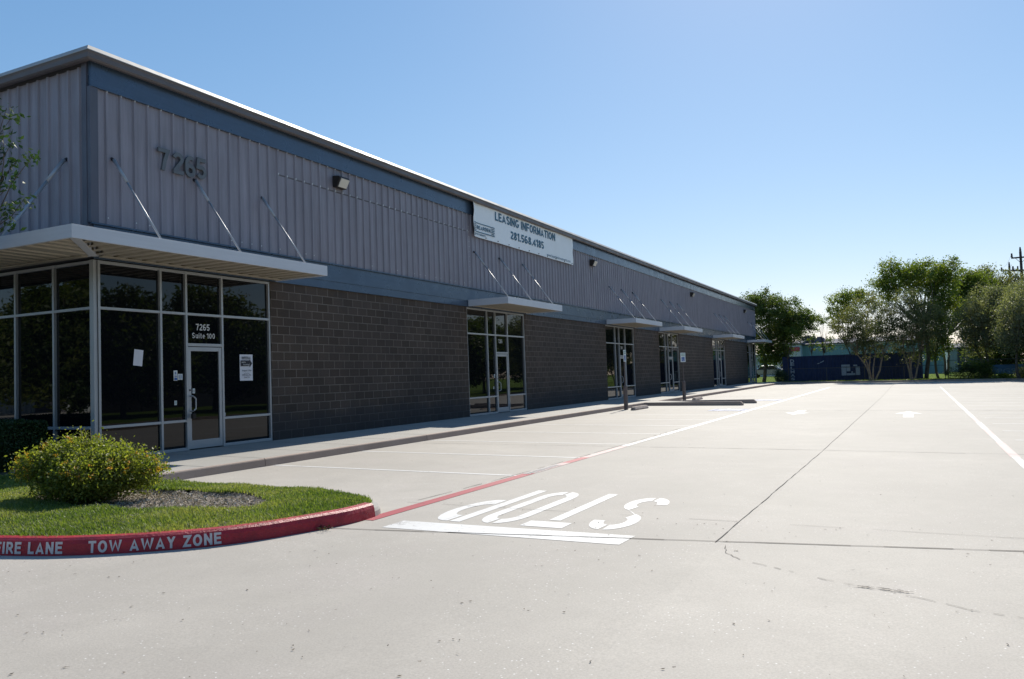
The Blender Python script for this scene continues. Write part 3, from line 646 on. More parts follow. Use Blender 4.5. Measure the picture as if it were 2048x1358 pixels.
def poster(q, hw, hh, key='a'):
    def T(s, w_, h_, zc, off=.0): q.add(block_text(s, w_, h_) if s.isupper() else text_mesh(s, w_, h_, 0, off), on_wall(X_, -w_/2, zc-h_/2))
    T(*{'a': ('IMPERIAL', .27, .055, hh-.075, .01), 'b': ('Granite & Cabinetry', .26, .025, hh-.125), 'c': ('August 17th', .27, .045, -.07, .01), 'd': ('new location', .16, .022, -.125), 'e': ('8798 Gim Rd.', .26, .036, -.165, .008), 'f': ('Suite 714', .16, .032, -.215, .008)}[key])
def poster3(q, hw, hh):
    q.prism([(-.17, .03), (.09, .03), (.09, .0), (.17, .0925), (.09, .185), (.09, .155), (-.17, .155)], lambda a, b: (X_, a, b), lambda a, b: (X_+.0015, a, b))
def poster2(q, hw, hh):
    q.add(text_mesh("we're", .12, .045, 0, .01), on_wall(X_+.004, -.155, .10)); q.add(text_mesh('moving!', .19, .05, 0, .01), on_wall(X_+.004, -.10, .038))
window_card('moving_poster', "white poster with a black arrow on the pane right of the near door", 'poster', 3.545, 3.93, 1.385, 1.965, 'paper', tuple(('print', 'ink', (lambda q, hw, hh, k=k: poster(q, hw, hh, k))) for k in 'abcdef')+(('arrow', 'ink', poster3), ('arrow_lettering', 'vinyl', poster2)))
def stick(q, hw, hh): q.quad((X_, -hw*.7, -hh*.9), (X_, hw*.7, -hh*.9), (X_, hw*.7, -hh*.45), (X_, -hw*.7, -hh*.45))
def stickb(q, hw, hh): q.quad((X_, -hw*.1, hh*.2), (X_, hw*.3, hh*.3), (X_, hw*.1, hh*.8), (X_, -hw*.3, hh*.55))
def stickc(q, hw, hh): q.add(block_text('BBB', hw*1.2, hh*.28), on_wall(X_, -hw*.6, -hh*.3))
window_card('door_sticker', 'tall white and blue sticker, leftmost of the cluster beside the near door', 'sticker', 1.775, 1.865, 1.42, 1.625, 'sign_white', (('base_panel', 'sign_blue', stick), ('emblem', 'sign_blue', stickb), ('print', 'sign_blue', stickc)))
def stick2(q, hw, hh): q.quad((X_, -hw*.2, -hh*.6), (X_, hw*.2, -hh*.6), (X_, hw*.2, hh*.6), (X_, -hw*.2, hh*.6))
window_card('door_sticker', 'small square sticker in the middle of the cluster beside the near door', 'sticker', 1.875, 1.93, 1.435, 1.555, 'sign_white', (('print', 'sign_blue', stick2),))
window_card('door_sticker', 'small square sticker next to the near door frame, rightmost of the cluster', 'sticker', 1.94, 1.995, 1.435, 1.555, 'sign_white', (('print', 'sign_blue', stick2),))
window_card('door_sticker', 'lone small green and white sticker low on the narrow pane beside the near door', 'sticker', 1.785, 1.845, .93, 1.02, 'sign_white', (('print', 'sign_green', stick2),))
window_card('door_sticker', 'grey sticker on the glass of the near door above its handle', 'sticker', 2.23, 2.29, 1.15, 1.25, 'sign_white', (('print', 'ink', stick2),), x=-.052)
window_card('notice_tag', 'tiny white tag in the low corner of the pane right of the near door', 'tag', 3.06, 3.11, .64, .71, 'paper')
window_card('door_sticker', 'white sticker beside the door of the second shopfront, upper of two', 'sticker', 15.55, 15.63, 1.26, 1.38, 'sign_white', (('print', 'ink', stick2),))
window_card('door_sticker', 'white sticker beside the door of the second shopfront, lower of two', 'sticker', 15.48, 15.55, .86, .95, 'sign_white', (('print', 'ink', stick2),))
k = empty('key_lockbox', (.05, 2.155, .74)); tag(k, 'black key lockbox hanging from the near door handle', 'lockbox')
MB().box(-.03, .03, -.045, .045, -.10, .0).build('box_body', M['black_metal'], k, bevel=.006); MB().path([(0, -.025, -.01), (0, -.025, .05), (0, 0, .07), (0, .025, .05), (0, .025, -.01)], [.006]*5).build('shackle', M['black_metal'], k, smooth=True)
# ------------------------------------------------------------ banner
bn = empty('leasing_banner', (.16, 18.4, 6.70)); tag(bn, 'pale grey vinyl banner with blue leasing lettering hung below the roof edge', 'banner')
mb = MB(); ny, nz = 60, 10; y0, y1 = -4.55, 4.55; hgt = .62
def bx_(s, t):   # gentle ripples, curled left edge
    return .010*math.sin(s*2.1+t*1.3)+.004*math.sin(s*7+t*2)+(.10*max(0, (-s-4.2)/.35)**2)+.02*t
P = [[(bx_(y0+(y1-y0)*i/ny, j/nz), y0+(y1-y0)*i/ny+(.03*math.sin(j*1.1) if i in (0, ny) else 0), -hgt+2*hgt*j/nz-.012*abs(math.sin(i*math.pi/6))*(1 if j == nz else 0)) for j in range(nz+1)] for i in range(ny+1)]
for i in range(ny):
    for j in range(nz): mb.quad(P[i][j], P[i+1][j], P[i+1][j+1], P[i][j+1])
mb.build('banner_sheet', M['banner'], bn)
def btext(name, s, y, z, w_, h_, small=False):
    mbx = MB(); me = text_mesh(s, w_, h_, 0, 0) if small else block_text(s, w_, h_, .19, .12)
    for v in me.vertices:
        yy = v.co.x+y-18.4; zz = v.co.y+z-6.70; mbx.v.append((bx_(yy, (zz+hgt)/(2*hgt))+.014+v.co.z, yy, zz))
    mbx.f += [tuple(p.vertices) for p in me.polygons]; mbx.build(name, M['navy'], bn)
btext('title_lettering', 'LEASING', 15.55, 6.86, 1.98, .31); btext('title_lettering', 'INFORMATION', 17.72, 6.86, 3.25, .31); btext('phone_lettering', '281.568.4185', 16.80, 6.37, 3.0, .30)
btext('logo_lettering', 'BEARDEN', 14.22, 6.355, .98, .13); btext('logo_subtitle', 'INVESTMENTS', 13.98, 6.15, .85, .06, False); btext('web_lettering', 'www.beardeninvestments.com', 20.1, 6.14, 2.5, .12, True)
mb = MB()
for z in (6.56, 6.50, 6.44, 6.38, 6.32, 6.26):
    for a_, b_ in (((13.92, 15.50),) if z in (6.56, 6.26) else ((13.92, 14.17), (15.24, 15.50))):
        for i in range(6):
            p, q = a_+(b_-a_)*i/6, a_+(b_-a_)*(i+1)/6
            mb.quad(*[(bx_(yy-18.4, .4)+.020, yy-18.4, zz-6.70) for yy, zz in ((p, z-.015), (q, z-.015), (q, z+.015), (p, z+.015))])
mb.build('logo_bars', M['navy'], bn)
mb = MB()
for i in range(11): yy = -4.4+8.8*i/10; mb.tube((bx_(yy, 1)+.0, yy, hgt-.05), (bx_(yy, 1)+.02, yy, hgt-.05), .022); mb.tube((bx_(yy, 0)+.0, yy, -hgt+.05), (bx_(yy, 0)+.02, yy, -hgt+.05), .022)
mb.build('eyelets', M['bracket'], bn)
# ------------------------------------------------------------ foliage tools
def leaf_mesh(name, cen, size, mat, parent, tint, fold=.25, aspect=.5, up=None, smooth=False):
    n = len(cen); d = rng.normal(size=(n, 3)); d /= np.linalg.norm(d, axis=1)[:, None]
    if up is not None: d = d*(1-up)+np.array([0, 0, 1.])*up; d /= np.linalg.norm(d, axis=1)[:, None]
    e = rng.normal(size=(n, 3)); s = np.cross(d, e); s /= np.linalg.norm(s, axis=1)[:, None]; nn = np.cross(d, s)
    sz = size*rng.uniform(.6, 1.35, n)[:, None]
    a = cen-d*sz*.5; b = cen+s*sz*aspect*.5+nn*sz*fold*.3; c = cen+d*sz*.5; f = cen-s*sz*aspect*.5+nn*sz*fold*.3
    co = np.stack([a, b, c, f], 1).reshape(-1, 3)
    me = bpy.data.meshes.new(name); me.vertices.add(4*n); me.vertices.foreach_set('co', co.ravel())
    idx = np.arange(n)[:, None]*4; fc = np.concatenate([idx, idx+1, idx+2, idx, idx+2, idx+3], 1).reshape(-1, 3)
    me.loops.add(fc.size); me.loops.foreach_set('vertex_index', fc.ravel()); me.polygons.add(len(fc)); me.polygons.foreach_set('loop_start', np.arange(len(fc))*3)
    me.update(calc_edges=True)
    at_ = me.attributes.new('tint', 'FLOAT', 'POINT'); at_.data.foreach_set('value', np.repeat(np.clip(tint, 0, 1), 4).astype(np.float32))
    me.materials.append(M[mat]); o = bpy.data.objects.new(name, me); COL.objects.link(o)
    if parent is not None: o.parent = parent
    return o
def clumps(ells, nclump, per, spread, flat=.75, inner=.35, skirt=0):
    """ells: (cx,cy,cz,rx,ry,rz). clump centres biased to the outside of the ellipsoids"""
    vol = np.array([e[3]*e[4]*e[5] for e in ells])**.75; pick = rng.choice(len(ells), nclump, p=vol/vol.sum())
    E = np.array(ells)[pick]; d = rng.normal(size=(nclump, 3)); d /= np.linalg.norm(d, axis=1)[:, None]
    r = (inner+(1.04-inner)*rng.random(nclump)**.6)[:, None]; c = E[:, :3]+d*r*E[:, 3:]*rng.uniform(.88, 1.1, (nclump, 1))
    tc = rng.random(nclump); p = np.repeat(c, per, 0); sp = np.repeat(spread*rng.uniform(.5, 1.5, nclump), per)[:, None]
    off = rng.normal(size=p.shape)*sp*np.array([1, 1, flat]); tint = np.repeat(tc, per)*.6+rng.random(len(p))*.4
    return c, p+off, tint
def limb(mb, a, b, r0, r1, n=5, bend=.12):
    a = Vector(a); b = Vector(b); L_ = (b-a).length; pts = []
    o1 = Vector((random.uniform(-1, 1), random.uniform(-1, 1), random.uniform(-.4, .4)))*L_*bend
    for i in range(n+1):
        t = i/n; pts.append(a.lerp(b, t)+o1*math.sin(math.pi*t)+Vector((random.uniform(-1, 1), random.uniform(-1, 1), 0))*L_*.015)
    mb.path(pts, [r0+(r1-r0)*i/n for i in range(n+1)], 7); return pts
def tree(name, label, base, ells, stems, fork, mat, bark, nclump, per, spread, size, r=.14, group=None, cat='tree', inner=.35, branches=26, flat=.75):
    """base Vector on the ground; ells relative to base; stems: list of (dx, dy) tops at height fork"""
    t = empty(name, base); tag(t, label, cat, group)
    c, p, tint = clumps(ells, nclump, per, spread, flat, inner)
    tr = MB(); tops = []
    for (dx, dy) in stems:
        pts = limb(tr, (dx*.12, dy*.12, -.25), (dx, dy, fork), r, r*.62); tops.append(pts[-1])
    for k in rng.choice(len(c), min(branches, len(c)), replace=False):
        q = Vector(c[k]); s = min(tops, key=lambda w_: (w_-q).length); s2 = s.lerp(q, .05); limb(tr, s, q, r*.42, r*.06, 4, .1)
    tr.build('trunk', M[bark], t, smooth=True)
    leaf_mesh('crown', p, size, mat, t, tint)
    return t
# ------------------------------------------------------------ near island: painted kerb, lawn, mulch
KP = [(-12, -5.45), (-2, -5.42), (2, -5.36), (4.0, -5.26), (4.8, -5.14), (5.47, -4.97), (5.96, -4.81), (6.36, -4.60), (6.72, -4.34), (7.06, -4.02), (7.32, -3.64), (7.50, -3.17), (7.64, -2.70), (7.68, -2.40), (7.67, -2.15)]
def smooth_path(P, n=4):
    out = []
    for i in range(len(P)-1):
        p0 = P[max(0, i-1)]; p1 = P[i]; p2 = P[i+1]; p3 = P[min(len(P)-1, i+2)]
        for k in range(n):
            t = k/n; out.append(tuple(.5*((2*p1[j])+(-p0[j]+p2[j])*t+(2*p0[j]-5*p1[j]+4*p2[j]-p3[j])*t*t+(-p0[j]+3*p1[j]-3*p2[j]+p3[j])*t**3) for j in range(2)))
    out.append(P[-1]); return out
KS = smooth_path(KP)
BP = [(7.67, -2.15), (7.60, -1.95), (7.40, -1.72), (7.05, -1.50), (6.5, -1.33), (5.8, -1.25), (2.66, -1.25)]
BS = smooth_path(BP)
def sweep(mb, P, prof, closed=False):
    rows = []
    for i, p in enumerate(P):
        a = P[max(0, i-1)]; b = P[min(len(P)-1, i+1)]; d = Vector((b[0]-a[0], b[1]-a[1])).normalized(); n = Vector((d.y, -d.x))   # outward = right of travel
        hk = prof(i/(len(P)-1))
        rows.append([(p[0]+n.x*o, p[1]+n.y*o, g(p[0])+z) for o, z in hk])
    for A, Bq in zip(rows[:-1], rows[1:]):
        for i in range(len(A)-1): mb.quad(A[i], Bq[i], Bq[i+1], A[i+1])
    mb.quad(*rows[0]); mb.quad(*rows[-1])
isl = empty('kerbed_island', (5, -3.3, g(5))); tag(isl, 'grass island with a red painted fire lane kerb in the near left of the lot', 'traffic island')
def rel(o, parent):   # keep world coordinates when parented to a moved empty
    o.parent = parent; o.location = -Vector(parent.location); return o
mb = MB(); sweep(mb, KS, lambda t: [(.015, -.03), (.0, .10), (-.012, .135), (-.04, .155), (-.13, .158), (-.155, .14), (-.16, -.03)])
rel(mb.build('red_kerb', M['red_kerb'], smooth=True), isl)
mb = MB(); sweep(mb, BS, lambda t: [(.012, -.03), (.0, .06), (-.02, .09), (-.12, .095), (-.14, .07), (-.15, -.03)])
rel(mb.build('plain_kerb', M['walk'], smooth=True), isl)
# lettering bent along the kerb face
arcs = [0]
for a_, b_ in zip(KS[:-1], KS[1:]): arcs.append(arcs[-1]+math.dist(a_, b_))
def along(s):
    i = max(0, min(len(arcs)-2, int(np.searchsorted(arcs, s))-1)); t = (s-arcs[i])/(arcs[i+1]-arcs[i]); a_, b_ = KS[i], KS[i+1]
    d = Vector((b_[0]-a_[0], b_[1]-a_[1])).normalized(); return Vector((a_[0]+(b_[0]-a_[0])*t, a_[1]+(b_[1]-a_[1])*t)), Vector((d.y, -d.x))
def s_of(x, y): return min(((math.dist(KS[i], (x, y)), arcs[i]) for i in range(len(KS))))[1]
def kerb_text(s, s0, s1, name):
    if ' ' in s:
        tot = adv(s, .21, .15, .5)-.15; k = (s1-s0)/tot; x = 0
        for wd_ in s.split(' '): kerb_text(wd_, s0+x*k, s0+(x+adv(wd_, .21, .15)-.15)*k, name); x += adv(wd_, .21, .15)+.5
        return
    me = block_text(s, s1-s0, .108, .21, .15, .5); q = MB(); k = 0
    import bmesh
    bm = bmesh.new(); bm.from_mesh(me); bmesh.ops.triangulate(bm, faces=bm.faces); bmesh.ops.subdivide_edges(bm, edges=[e_ for e_ in bm.edges if e_.calc_length() > .04], cuts=1); bm.to_mesh(me); bm.free()
    for v in me.vertices:
        p, n = along(s0+v.co.x); h = .018+v.co.y; o = .015*(1-(h+.03)/.13)+.006; o += v.co.z*.5; q.v.append((p.x+n.x*o, p.y+n.y*o, g(p.x)+h))
    q.f = [tuple(p.vertices) for p in me.polygons]
    rel(q.build(name, M['kerb_letter']), isl)
sA = s_of(6.28, -4.64); kerb_text('TOW AWAY ZONE', sA+.02, sA+1.18, 'kerb_lettering'); sB = s_of(6.08, -4.75); kerb_text('FIRE LANE', sB-.665, sB+.01, 'kerb_lettering')
# soil and lawn
edge = [(x-.13*0, y) for x, y in KS]
poly = KS + BS[1:] + [(2.66, -1.25), (-12, -1.6)]
def inside(x, y, poly):
    c = np.zeros(len(x), bool); n = len(poly)
    for i in range(n):
        x1, y1 = poly[i]; x2, y2 = poly[(i+1) % n]
        if y1 == y2: continue
        c ^= ((y1 > y) != (y2 > y)) & (x < (x2-x1)*(y-y1)/(y2-y1)+x1)
    return c
def edge_dist(x, y, P):
    d = np.full(len(x), 9.)
    for (a_, b_) in zip(P[:-1], P[1:]):
        ax, ay = a_; bx, by = b_; L2 = (bx-ax)**2+(by-ay)**2
        t = np.clip(((x-ax)*(bx-ax)+(y-ay)*(by-ay))/max(L2, 1e-9), 0, 1); d = np.minimum(d, np.hypot(x-ax-t*(bx-ax), y-ay-t*(by-ay)))
    return d
def mulch_d(x, y):   # <1 inside the mulch bed
    xr = (x-4.75)*.97+(y+2.72)*.1; yr = -(x-4.75)*.10+(y+2.72)
    return np.sqrt((xr/1.75)**2+(yr/.74)**2)+.06*np.sin(7*np.arctan2(yr, xr))
gx = np.arange(-6, 7.7, .09); gy = np.arange(-5.6, -1.1, .07); GX, GY = np.meshgrid(gx, gy, indexing='ij')
ins = inside(GX.ravel(), GY.ravel(), poly).reshape(GX.shape); ed = edge_dist(GX.ravel(), GY.ravel(), KS+BS).reshape(GX.shape); md = mulch_d(GX, GY)
GZ = np.vectorize(g)(GX)+.125+.035*np.clip(ed, 0, 1)-.06*np.clip((1.0-md)*6, 0, 1)+rng.normal(0, .004, GX.shape)
def grid(name, keep, mat, parent):
    mb = MB(); idx = {}
    for i in range(len(gx)-1):
        for j in range(len(gy)-1):
            if keep[i, j] and keep[i+1, j] and keep[i, j+1] and keep[i+1, j+1]:
                f = []
                for p, q in ((i, j), (i+1, j), (i+1, j+1), (i, j+1)):
                    if (p, q) not in idx: idx[(p, q)] = len(mb.v); mb.v.append((gx[p], gy[q], GZ[p, q]))
                    f.append(idx[(p, q)])
                mb.f.append(tuple(f))
    return rel(mb.build(name, mat, smooth=True), parent)
grid('soil', ins & (ed > .05) & (md > .90), M['soil'], isl); grid('mulch_bed', ins & (md < 1.02), M['mulch'], isl)
N = 230000; x = rng.uniform(.2, 7.7, N); y = rng.uniform(-5.5, -1.1, N)
dc = np.hypot(x-13.1, y+9.5); ok = inside(x, y, poly) & (edge_dist(x, y, KS+BS) > .11+rng.normal(0, .02, N)) & (mulch_d(x, y) > .97+rng.normal(0, .03, N)) & (x > (13.1-1.75*(y+9.5))-.4)
x, y = x[ok], y[ok]; n = len(x)
z = np.array([g(v) for v in x])+.12+.03*np.clip(edge_dist(x, y, KS+BS), 0, 1)
h = rng.uniform(.024, .052, n)*(1+.25*np.sin(x*5+y*3)); az = rng.uniform(0, 6.283, n); ln_ = rng.uniform(.1, .9, n)*h; wd = rng.uniform(.0035, .0065, n)
ax, ay = np.cos(az), np.sin(az)
co = np.stack([np.stack([x-ay*wd, y+ax*wd, z], 1), np.stack([x+ay*wd, y-ax*wd, z], 1), np.stack([x+ax*ln_*.45+ay*wd*.7, y+ay*ln_*.45-ax*wd*.7, z+h*.62], 1), np.stack([x+ax*ln_*.45-ay*wd*.7, y+ay*ln_*.45+ax*wd*.7, z+h*.62], 1), np.stack([x+ax*ln_, y+ay*ln_, z+h], 1)], 1).reshape(-1, 3)
me = bpy.data.meshes.new('lawn_grass'); me.vertices.add(5*n); me.vertices.foreach_set('co', co.ravel())
ix = np.arange(n)[:, None]*5; q = np.concatenate([ix, ix+1, ix+2, ix+3], 1); tr = np.concatenate([ix+3, ix+2, ix+4], 1)
lp = np.concatenate([np.concatenate([q, tr], 1).reshape(-1)]); me.loops.add(len(lp)); me.loops.foreach_set('vertex_index', lp)
ls = (np.arange(n)[:, None]*7+np.array([0, 4])).ravel(); me.polygons.add(2*n); me.polygons.foreach_set('loop_start', ls); me.update(calc_edges=True)
tn = .5+.22*np.sin(x*1.9+1.3*y)+.15*np.sin(5.3*x-4*y)+rng.normal(0, .22, n); at_ = me.attributes.new('tint', 'FLOAT', 'POINT'); at_.data.foreach_set('value', np.repeat(np.clip(tn, 0, 1), 5).astype(np.float32))
me.materials.append(M['grass']); go = bpy.data.objects.new('lawn_grass', me); COL.objects.link(go); tag(go, 'clipped green grass on the kerbed island', 'grass', kind='stuff')
# mulch chips
n = 4200; x = rng.uniform(2.9, 6.7, n); y = rng.uniform(-3.6, -1.8, n); ok = mulch_d(x, y) < .98; x, y = x[ok], y[ok]; n = len(x)
zc = np.array([g(v) for v in x])+.085+.03*np.clip(edge_dist(x, y, KS+BS), 0, 1)
M['chips'] = foliage('wood_chips', (.15, .12, .095), (.36, .31, .26), (.62, .57, .50), .05, .9)
lo_ = leaf_mesh('mulch_chips', np.stack([x, y, zc+.006], 1), .05, 'chips', None, rng.random(n), fold=.1, aspect=.28); tag(lo_, 'grey brown wood chips spread in the bed on the island', 'mulch', kind='stuff')
# ------------------------------------------------------------ bush with orange flowers
bc = Vector((3.86, -2.92, g(3.3)+.11))
bu = empty('flowering_bush', bc); tag(bu, 'round green lantana bush with small orange flowers on the island', 'bush')
ell = [(0, 0, .42, .80, .62, .36), (-.30, .12, .52, .62, .5, .36), (.42, -.05, .42, .60, .5, .32), (-.70, -.25, .55, .34, .32, .24), (-.05, -.05, .64, .42, .4, .30), (.78, .30, .44, .34, .32, .27), (.40, .2, .55, .34, .3, .27), (-.35, -.2, .62, .3, .3, .26), (0, 0, .20, .70, .52, .20)]
ell = [(e[0]*.72, e[1], e[2]*.82, e[3]*.70, e[4], e[5]*.84) for e in ell]
c, p, tint = clumps(ell, 1500, 34, .055, 1.0, .5)
keep = p[:, 2] > .02; p, tint = p[keep], tint[keep]
leaf_mesh('foliage', p, .036, 'leaf_lantana', bu, tint, aspect=.6)
st = MB()
for k in rng.choice(len(c), 130, replace=False):
    b = Vector(c[k]); limb(st, (b.x*.25, b.y*.25, -.05), b*1.04, .010, .003, 4, .1)
for dx, dy, hh_ in ((-.05, 0, .93), (-.02, .03, .88), (.02, .02, .90)): limb(st, (dx, dy, .6), (dx*2.5-.02, dy, hh_), .006, .003, 3, .05)
st.build('stems', M['bark_pale'], bu)
sh = [Vector(v) for v in c if v[2] > .32 and (v[0]**2/.55+v[1]**2/.42+(v[2]-.35)**2/.2) > .72]; random.shuffle(sh)
fl = []
for v in sh[:120]:
    o = Vector((v.x, v.y, v.z-.35)).normalized()*.06
    for i in range(13): fl.append(tuple(v+o+Vector((random.gauss(0, .017), random.gauss(0, .017), random.gauss(0, .009)))))
leaf_mesh('flowers', np.array(fl), .017, 'flower', bu, np.repeat(rng.random(len(fl)//13), 13)*.7+rng.random(len(fl))*.3, aspect=.9)
# ------------------------------------------------------------ clipped hedge at the left edge
hb = at(77, 960, -.95); hx = hb.x-.30
hd = empty('box_hedge', (hx-1.6, -.95, g(0)+.05)); tag(hd, 'clipped dark green box hedge at the left edge below the corner windows', 'hedge')
hw_, hdp, hh = 1.6, .42, at(40, 842, -.95).z-g(0)-.05
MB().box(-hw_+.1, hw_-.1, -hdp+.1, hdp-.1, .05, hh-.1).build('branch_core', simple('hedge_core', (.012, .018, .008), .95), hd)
n = 46000; u = rng.uniform(-1, 1, (n, 3)); fc_ = rng.integers(0, 3, n); u[np.arange(n), fc_] = np.sign(u[np.arange(n), fc_])*(1-rng.exponential(.06, n)); u = np.clip(u, -1.03, 1.03)
rr = np.maximum(0, np.abs(u)-.80)/.20; sh_ = 1-.10*np.clip((np.sum(rr**2, 1)-1), 0, 2)[:, None]
p = u*sh_*np.array([hw_, hdp, hh/2])+np.array([0, 0, hh/2]); p += .02*np.sin(p[:, [1, 2, 0]]*9); p = p[p[:, 2] > .03]
leaf_mesh('foliage', p, .042, 'leaf_hedge', hd, rng.random(len(p)), aspect=.6)
# ------------------------------------------------------------ small tree whose twigs enter at the left edge
tb = Vector((-1.25, -2.0, g(0)+.1)); t = empty('small_tree', tb); tag(t, 'leafy twig ends of a tree at the left edge before the side wall', 'tree')
tr = MB(); limb(tr, (0, 0, -.2), (.1, 0, 2.6), .07, .05)
tips = []; cl = []
for (u_, v_, Yd) in ((12, 215, -2.0), (25, 235, -2.0), (8, 262, -2.0), (20, 285, -2.1), (60, 312, -2.0), (35, 325, -2.0), (18, 345, -2.0), (20, 372, -2.1), (5, 358, -2.0), (0, 300, -2.0), (50, 400, -2.0), (28, 416, -2.0), (10, 425, -2.1), (20, 446, -2.0), (-20, 250, -2), (-40, 330, -2), (-30, 420, -2), (-60, 200, -2), (-60, 380, -2), (-90, 300, -2.2), (-90, 150, -2), (-110, 430, -1.9), (-20, 380, -2.2)):
    q_ = at(u_, v_, Yd)-tb; cl.append(q_); limb(tr, Vector((.1, 0, 2.6)) if q_.z < 3.8 else Vector((.3, 0, 3.4)), q_, .018, .004, 5, .08)
limb(tr, (.1, 0, 2.6), (.3, 0, 3.4), .05, .03)
tr.build('trunk', M['bark'], t, smooth=True)
cl = np.array([v[:] for v in cl]); p = np.repeat(cl, 20, 0)+rng.normal(size=(len(cl)*20, 3))*np.array([.09, .09, .05]); leaf_mesh('crown', p, .10, 'leaf_hedge', t, np.repeat(rng.random(len(cl)), 20)*.5+rng.random(len(p))*.5, aspect=.45)  # darker hedge leaf colour: shade on these twigs is put into the colour
# ------------------------------------------------------------ bollards with signs, wheel stops
def bollard_sign(x, y, rz, label):
    t = empty('sign_post', (x, y, g(x)), rz); tag(t, label, 'sign post', 'parking signs on bollards')
    b = MB(); b.tube((0, 0, -.05), (0, 0, .93), .085, .085, 16).tube((0, 0, .93), (0, 0, .975), .085, .05, 16); b.build('bollard', M['bollard'], t)
    MB().tube((0, 0, .97), (0, 0, 2.42), .026, .026, 8).build('post', M['bollard'], t)
    s = MB(); s.box(.028, .034, -.155, .155, 1.93, 2.40); so = s.build('sign_plate', M['sign_white'], t)
    q_ = MB(); q_.add(text_mesh('RESERVED', .24, .05, 0, .01), on_wall(.037, -.12, 2.31)); q_.add(text_mesh('PARKING', .22, .05, 0, .01), on_wall(.037, -.11, 2.235)); q_.build('lettering', M['sign_green'], so)
    q_ = MB(); q_.quad((.037, -.09, 1.97), (.037, .09, 1.97), (.037, .09, 2.18), (.037, -.09, 2.18)); so2 = q_.build('symbol_panel', M['sign_blue'], so)
    q_ = MB()
    for pl in arc(0, 2.04, .035, .05, 130, 400, 1, 8): q_.quad(*[(.039, a_, b_) for a_, b_ in pl])
    q_.quad((.039, -.02, 2.06), (.039, .0, 2.06), (.039, .0, 2.13), (.039, -.02, 2.13)); q_.quad((.039, -.02, 2.14), (.039, .008, 2.14), (.039, .008, 2.165), (.039, -.02, 2.165)); q_.build('wheelchair_symbol', M['sign_white'], so)
    return t
bollard_sign(2.86, 21.3, R(0), 'reserved parking sign on a brown bollard post by the nearer wheel stop')
bollard_sign(2.86, 30.6, R(-38), 'reserved parking sign on a brown bollard post beyond the ramp')
def wheel_stop(x, y, label, L_=1.75):
    t = MB(); pr = [(-.10, 0), (-.10, .05), (-.055, .135), (.055, .135), (.10, .05), (.10, 0)]
    t.prism(pr, lambda a_, z: (a_*.9, -L_/2, z*.85), lambda a_, z: (a_, -L_/2+.06, z)).prism(pr, lambda a_, z: (a_, -L_/2+.06, z), lambda a_, z: (a_, L_/2-.06, z)).prism(pr, lambda a_, z: (a_, L_/2-.06, z), lambda a_, z: (a_*.9, L_/2, z*.85))
    o = t.build('wheel_stop', M['stopc'], bevel=.006); o.location = (x, y, g(x)+.002); o.rotation_euler.z = R(random.uniform(-1.5, 1.5)); tag(o, label, 'wheel stop', 'concrete wheel stops')
wheel_stop(3.35, 21.55, 'brown concrete wheel stop on the near side of the ramp beside the first sign post')
wheel_stop(3.45, 30.9, 'brown concrete wheel stop beyond the ramp beside the second sign post', 1.7)
# ------------------------------------------------------------ litter on the concrete
n = 1000; x = rng.uniform(3, 16.5, n); y = np.concatenate([rng.uniform(-7.5, -1, n//2), rng.uniform(-1, 30, n-n//2)]); ok = ~inside(x, y, poly) & (x > 2.8); x, y = x[ok], y[ok]
z = np.array([g(v) for v in x])+.006; M['litter'] = foliage('dry_leaf_litter', (.03, .022, .016), (.07, .05, .03), (.16, .11, .06), .1, .9)
d_ = leaf_mesh('leaf_litter', np.stack([x, y, z], 1), .030, 'litter', None, rng.random(len(x))*.6, aspect=.4); tag(d_, 'scattered dry leaf scraps on the concrete', 'leaf litter', kind='stuff')
v = np.array([d.co[:] for d in d_.data.vertices]); base = np.repeat(np.stack([x, y, z], 1), 4, 0); v[:, 2] = base[:, 2]+np.abs(v[:, 2]-base[:, 2])*.3; d_.data.vertices.foreach_set('co', v.ravel())
n = 60; x = 7.62+rng.normal(0, .05, n); y = -2.98+rng.normal(0, .05, n); d_ = leaf_mesh('leaf_pile', np.stack([x, y, g(7.6)+.01+rng.random(n)*.03], 1), .03, 'litter', None, rng.random(n)); tag(d_, 'small heap of dry leaves at the foot of the red kerb end', 'leaf litter')
# ------------------------------------------------------------ shipping container and the fence in front
YC = 72.4; pL = at(1567, 762, YC); pR = at(1842, 760, YC); x0, x1 = pL.x, pL.x+12.19; zb = -.28; zt = at(1600, 712.5, YC).z
ct = empty('shipping_container', ((x0+x1)/2, YC+1.2, zb)); tag(ct, 'long dark blue shipping container with white letters behind the far kerb', 'shipping container')
M['cont'] = sheet_metal('dark_blue_container_paint', (.014, .032, .105), .6, .0, .25); M['cont_white'] = paint('faded_white_patch', (.40, .45, .52), .42)
hw_ = 6.095; hz_ = zt-zb
mb = MB(); s = -hw_+.12
while s < hw_-.2:
    a_ = s; pts = [(a_, 0), (a_+.07, 0), (a_+.14, .04), (a_+.21, .04), (a_+.28, 0)]
    for (p0, q0), (p1, q1) in zip(pts[:-1], pts[1:]):
        p1 = min(p1, hw_-.12); mb.quad((p0, -1.19+q0, .15), (p1, -1.19+q1, .15), (p1, -1.19+q1, hz_-.1), (p0, -1.19+q0, hz_-.1))
        mb.quad((p0, 1.19-q0, .15), (p1, 1.19-q1, .15), (p1, 1.19-q1, hz_-.1), (p0, 1.19-q0, hz_-.1))
    s += .28
mb.box(-hw_+.05, hw_-.05, -1.1, 1.1, hz_-.12, hz_-.03); mb.box(-hw_+.03, -hw_+.08, -1.15, 1.15, .15, hz_-.1); mb.box(hw_-.08, hw_-.03, -1.15, 1.15, .15, hz_-.1)
mb.build('body', M['cont'], ct)
mb = MB()
